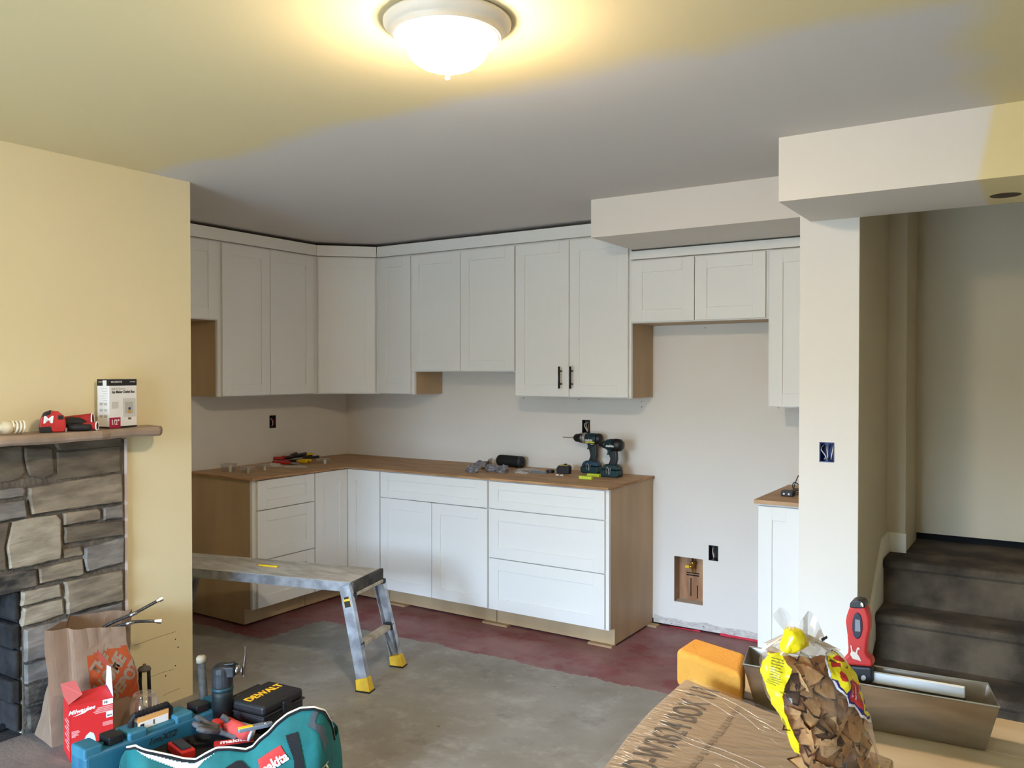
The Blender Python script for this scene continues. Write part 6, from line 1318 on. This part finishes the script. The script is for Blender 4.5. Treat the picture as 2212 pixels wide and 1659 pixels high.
# ---- bag of tortilla chips
BD = 0.985
rows = [(1385, 1690, 1762), (1400, 1664, 1800), (1415, 1652, 1818), (1430, 1646, 1830), (1450, 1644, 1842), (1475, 1650, 1852), (1500, 1658, 1862), (1525, 1670, 1870), (1550, 1683, 1877), (1575, 1695, 1882), (1600, 1705, 1886), (1625, 1714, 1889), (1650, 1722, 1891), (1680, 1732, 1890), (1712, 1744, 1884), (1722, 1756, 1872)]
RN = Vector((-FW.x, -FW.y, 0)).normalized()
def brow(y):
    if y <= rows[0][0]: return rows[0][1], rows[0][2]
    for (y0, l0, r0), (y1, l1, r1) in zip(rows, rows[1:]):
        if y0 <= y <= y1: f = (y - y0) / (y1 - y0); return l0 + (l1 - l0) * f, r0 + (r1 - r0) * f
    return rows[-1][1], rows[-1][2]
def bagsurf(y, th, off=0.0, crum=1.0):
    l, r = brow(y); hw = (r - l) / 2 * BD / F_PX; c = PD((l + r) / 2, y, BD)
    yb = min(1, max(0, (y - 1385) / 60)); yl = min(1, max(0, (1724 - y) / 30)); dep = hw * 0.62 * (0.55 + 0.45 * min(yb, yl))
    p = c + RT * (hw * math.cos(th)) + RN * (dep * math.sin(th))
    n_ = (RT * math.cos(th) * 0.8 + RN * math.sin(th)).normalized()
    cr_ = 0.0045 * noise.noise(Vector((math.cos(th) * 2.4, math.sin(th) * 2.4, y * 0.022))) + 0.0020 * noise.noise(Vector((math.cos(th) * 7, math.sin(th) * 7, y * 0.06)))
    if y < 1450: cr_ += 0.003 * math.sin(th * 9 + y * 0.02) * (1450 - y) / 65
    return p + n_ * (cr_ * crum + off)
cbase = bagsurf(1722, PI / 2); 
t = thing('chip_bag', 'clear bag of tortilla chips tied with a yellow end, standing on the cardboard carton', 'bag', Vector((PD(1812, 1722, BD).x, PD(1812, 1722, BD).y, BZ + 0.003)))
ys = [1385 + (1724 - 1385) * i / 48 for i in range(49)]; bm = B(); nth = 56
g = [[bm.verts.new(bagsurf(y, 2 * PI * k / nth)) for k in range(nth)] for y in ys]
for a1, b1 in zip(g, g[1:]):
    for k in range(nth): bm.faces.new((a1[k], a1[(k + 1) % nth], b1[(k + 1) % nth], b1[k]))
bm.faces.new(g[-1])
bagf = film('chip_bag_plastic', (240, 238, 238), 0.93, 0.06, 0.15)
put('bag_film', bm, bagf, t, world=True, smooth=True, label='clear crinkled bag film')
def bag2(off):
    def f(x, y):
        l, r = brow(y); u_ = max(-0.995, min(0.995, (x - (l + r) / 2) / ((r - l) / 2))); return bagsurf(y, math.acos(u_), off)
    return f
def Q(pts): return [(1750 + x / 9.214, 1380 + y / 9.214) for x, y in pts]     # survey of the printed label
yel = mat('yellow_bag_print', (236, 214, 30), 0.35); navy = mat('navy_bag_print', (34, 22, 104), 0.4); redp = mat('red_bag_print', (186, 36, 38), 0.4); whp = mat('white_bag_print', (232, 228, 240), 0.4); dkp = mat('grey_bag_print', (110, 100, 116), 0.5)
lab = [(Q([(270, 130), (860, 500), (1130, 1560), (1040, 1540), (860, 1400), (790, 1370), (680, 1170), (540, 1130), (520, 960), (330, 800), (250, 640), (180, 560), (150, 290)]), 3),
       (Q([(290, 150), (860, 500), (1120, 1500), (1030, 1490), (860, 1340), (820, 1340), (700, 1130), (560, 1080), (545, 940), (370, 780), (300, 650), (230, 620), (190, 290)]), 1),
       (Q([(310, 170), (860, 510), (1115, 1460), (1030, 1440), (870, 1300), (880, 900), (740, 690), (620, 690), (530, 900), (400, 760), (350, 640), (230, 600), (200, 320)]), 0),
       (Q([(650, 700), (740, 700), (880, 860), (850, 1250), (760, 1180), (700, 1090), (600, 1060), (590, 900)]), 2),
       (Q([(380, 230), (540, 330), (550, 380), (420, 340), (360, 300)]), 2), (Q([(275, 335), (470, 380), (490, 440), (290, 435)]), 2), (Q([(400, 520), (460, 490), (525, 560), (520, 660), (420, 650), (385, 580)]), 2),
       (Q([(980, 990), (1090, 1330), (1030, 1360), (960, 1160)]), 4), (Q([(1070, 1270), (1110, 1400), (1050, 1360)]), 1), (Q([(900, 720), (990, 900), (920, 980), (880, 880)]), 4)]
put('front_label', decal(lab, bag2(0.0012), 1.1), [yel, navy, redp, whp, dkp], t, world=True, label='printed yellow and red front label with a navy border')
side = [([(1658, 1408), (1680, 1402), (1688, 1420), (1697, 1428), (1682, 1460), (1677, 1490), (1688, 1530), (1700, 1560), (1716, 1590), (1720, 1620), (1712, 1622), (1700, 1590), (1684, 1555), (1668, 1515), (1655, 1480), (1645, 1450), (1646, 1430)], 0)]
rs = random.Random(11); 
for k in range(11):
    yy = 1412 + k * 5.0; x0_ = 1664 - k * 1.2; side.append(([(x0_, yy), (x0_ + rs.uniform(14, 22), yy + 3), (x0_ + rs.uniform(14, 22), yy + 5.4), (x0_, yy + 2.4)], 1))
side.append(([(1675, 1525), (1694, 1560), (1700, 1590), (1688, 1560)], 1)); side.append(([(1672, 1478), (1682, 1480), (1682, 1483), (1672, 1481)], 1))
put('side_print', decal(side, bag2(0.0012), 1.1), [yel, mat('olive_print', (150, 134, 30), 0.5)], t, world=True, label='yellow side strip with small dark print')
put('bottom_band', decal([([(1795, 1660), (1810, 1641), (1835, 1650), (1870, 1662), (1890, 1640), (1891, 1716), (1750, 1716), (1770, 1690)], 0)], bag2(0.0012), 2.0), yel, t, world=True)
def labtext(s, x, y, size, ang, m_):
    bm = text_bm(s, size, 0.0, bold=size * 0.02); fn = bag2(0.0022)
    for v in bm.verts: xx, yy = v.co.x, -v.co.y; v.co = fn(x + xx * math.cos(ang) - yy * math.sin(ang), y + xx * math.sin(ang) + yy * math.cos(ang))
    put('lettering', bm, m_, t, world=True)
labtext('RESTAURANT', 1828, 1478, 4.6, -1.45, whp); labtext('STYLE', 1819, 1479, 5, -1.5, whp); labtext('TORTILLA', 1838, 1480, 5.0, -1.35, whp); labtext('LA', 1816, 1431, 7, 0.6, text_black); labtext('T', 1830, 1438, 7, 0.6, text_black)
# gathered neck, yellow tied end and clear flaps
nk = PD(1726, 1385, BD)
bm = B(); n = 40; ringd = []
for j in range(9):
    y = 1372 + j * 3.6; f = j / 8; ring = []
    for k in range(n):
        th = 2 * PI * k / n; r = (0.012 + 0.024 * f) * (1 + 0.16 * math.sin(9 * th) + 0.08 * math.sin(17 * th + 1)); c = PD(1722 + 8 * f, y, BD)
        ring.append(bm.verts.new(c + RT * r * 1.15 * math.cos(th) + RN * r * 0.8 * math.sin(th)))
    ringd.append(ring)
for a1, b1 in zip(ringd, ringd[1:]):
    for k in range(n): bm.faces.new((a1[k], a1[(k + 1) % n], b1[(k + 1) % n], b1[k]))
put('gathered_neck', bm, film('cloudy_film', (220, 214, 210), 0.62, 0.16, 0.6), t, world=True, smooth=True)
kc = [(1349, 1690, 1716, 0.006), (1352, 1686, 1722, 0.010), (1360, 1684, 1729, 0.013), (1370, 1681, 1734, 0.014), (1380, 1677, 1736, 0.014), (1388, 1675, 1724, 0.013), (1396, 1677, 1708, 0.009), (1400, 1681, 1697, 0.004)]
bm = B(); rg = []
for y, l, r, dp in kc:
    c = PD((l + r) / 2, y, BD) + RN * 0.016; hw = (r - l) / 2 * BD / F_PX
    rg.append([bm.verts.new(c + RT * hw * math.cos(2 * PI * k / 24) + RN * dp * math.sin(2 * PI * k / 24) * (1 + 0.2 * math.sin(k * 1.7 + y))) for k in range(24)])
for a1, b1 in zip(rg, rg[1:]):
    for k in range(24): bm.faces.new((a1[k], a1[(k + 1) % 24], b1[(k + 1) % 24], b1[k]))
bm.faces.new(rg[0]); bm.faces.new(rg[-1]); put('yellow_tie', bm, mat('yellow_film', (240, 212, 24), 0.25), t, world=True, smooth=True, label='bright yellow twisted end of the bag')
def flap(name, pts, m_, fold=0.010):
    """a creased sheet: rows of pixel points"""
    bm = B(); g = []
    for i, row in enumerate(pts):
        rr_ = []
        for j, (x, y) in enumerate(row): rr_.append(bm.verts.new(PD(x, y, BD) + RN * (0.010 + fold * math.sin(j * 1.9 + i * 0.7))))
        g.append(rr_)
    for a1, b1 in zip(g, g[1:]):
        for k in range(len(a1) - 1): bm.faces.new((a1[k], a1[k + 1], b1[k + 1], b1[k]))
    put(name, bm, m_, t, world=True, smooth=True, sub=2)
fl = film('flap_film', (222, 218, 218), 0.60, 0.1, 0.5)
flap('bag_flap', [[(1660, 1322), (1668, 1314), (1679, 1308), (1688, 1308), (1694, 1316)], [(1670, 1336), (1678, 1326), (1688, 1322), (1696, 1322), (1702, 1330)], [(1682, 1350), (1690, 1344), (1698, 1340), (1706, 1340), (1710, 1346)], [(1690, 1358), (1697, 1356), (1703, 1354), (1708, 1354), (1712, 1356)]], fl, 0.005)
flap('bag_flap', [[(1716, 1342), (1726, 1328), (1741, 1312), (1752, 1322), (1760, 1338), (1770, 1362), (1780, 1376)], [(1718, 1350), (1730, 1344), (1742, 1338), (1750, 1344), (1757, 1356), (1764, 1374), (1772, 1386)], [(1726, 1360), (1736, 1360), (1744, 1362), (1750, 1368), (1754, 1376), (1760, 1386), (1766, 1394)], [(1734, 1374), (1738, 1378), (1742, 1382), (1746, 1386), (1750, 1390), (1754, 1394), (1760, 1400)]], fl, 0.006)
bm = decal([([(1756, 1364), (1768, 1358), (1770, 1363), (1758, 1371)], 0)], lambda x, y: PD(x, y, BD) + RN * 0.026, 1.5); put('code_stamp', bm, text_black, t, world=True)
# the chips, each one on its own
chip_m = [mat('tortilla_chip_%s' % k, c, 0.75, rgb2=c2, vscale=30, bump=0.3, bscale=120) for k, c, c2 in (('golden', (236, 188, 128), (224, 172, 110)), ('brown', (226, 174, 112), (208, 154, 94)), ('toasted', (232, 182, 120), (214, 162, 100)))]
rs = random.Random(21); chips = []
for k in range(6):
    bm = B(); rr_ = rs.uniform(0.0110, 0.0155); cx_, cy_ = rs.uniform(1.5, 6), rs.uniform(-3, 3); nr, na = 4, 21; ph = rs.uniform(0, 6)
    def cz(x, y): return cx_ * x * x + cy_ * y * y + 2 * x * y + 0.0009 * noise.noise(Vector((x * 160, y * 160, k)))
    c0_ = bm.verts.new((0, 0, cz(0, 0))); rings = []
    for i_ in range(1, nr + 1):
        row = []
        for j_ in range(na):
            th = 2 * PI * j_ / na; ra = rr_ * (i_ / nr) * sum(max(0.0, math.cos(th - 2 * PI * q_ / 3 + 0.2 * math.sin(ph + q_))) ** 4 for q_ in range(3)) ** (-1 / 4) * (1 + 0.03 * math.sin(7 * th + ph)); x_, y_ = ra * math.cos(th), ra * math.sin(th)
            row.append(bm.verts.new((x_, y_, cz(x_, y_))))
        rings.append(row)
    for j_ in range(na): bm.faces.new((c0_, rings[0][j_], rings[0][(j_ + 1) % na]))
    for ra_, rb_ in zip(rings, rings[1:]):
        for j_ in range(na): bm.faces.new((ra_[j_], rb_[j_], rb_[(j_ + 1) % na], ra_[(j_ + 1) % na]))
    geo = bmesh.ops.solidify(bm, geom=bm.faces[:], thickness=0.0013)
    bmesh.ops.recalc_face_normals(bm, faces=bm.faces)
    me = bpy.data.meshes.new('tortilla_chip'); bm.to_mesh(me); bm.free(); me.materials.append(chip_m[k % 3])
    for p_ in me.polygons: p_.use_smooth = True
    chips.append(me)
for k in range(135):
    fi = (0, 0, 1, 0, 2)[k % 5]; y = 1442 + (1712 - 1442) * ((k * 0.618) % 1.0)
    l, r = brow(y); u_ = -0.86 + 1.72 * ((k * 0.7548) % 1.0) + rs.uniform(-0.06, 0.06); u_ = max(-0.88, min(0.88, u_))
    dlt = (0.62, 0.30, -0.30)[fi] + rs.uniform(-0.10, 0.06); hw = (r - l) / 2 * BD / F_PX; dep = hw * 0.62 * math.sqrt(max(0.04, 1 - u_ * u_))
    p = PD((l + r) / 2, y, BD) + RT * hw * u_ * 0.78 + RN * dep * dlt
    if p.z < BZ + 0.014: p.z = BZ + 0.014 + rs.uniform(0, 0.01)
    o = bpy.data.objects.new('tortilla_chip', chips[k % 6]); COL.objects.link(o); o.location = p
    th_ = math.acos(u_); nrm = (RT * math.cos(th_) * 0.6 + RN * math.sin(th_) + Vector((rs.uniform(-.26, .26), rs.uniform(-.26, .26), rs.uniform(-.2, .6)))).normalized()
    q_ = nrm.to_track_quat('Z', 'Y') @ Matrix.Rotation(rs.uniform(0, 6.28), 3, 'Z').to_quaternion(); o.rotation_euler = q_.to_euler()
    tag(o, 'brown tortilla chip inside the clear bag with the yellow tied end', 'chip', 'tortilla chips in the clear bag')
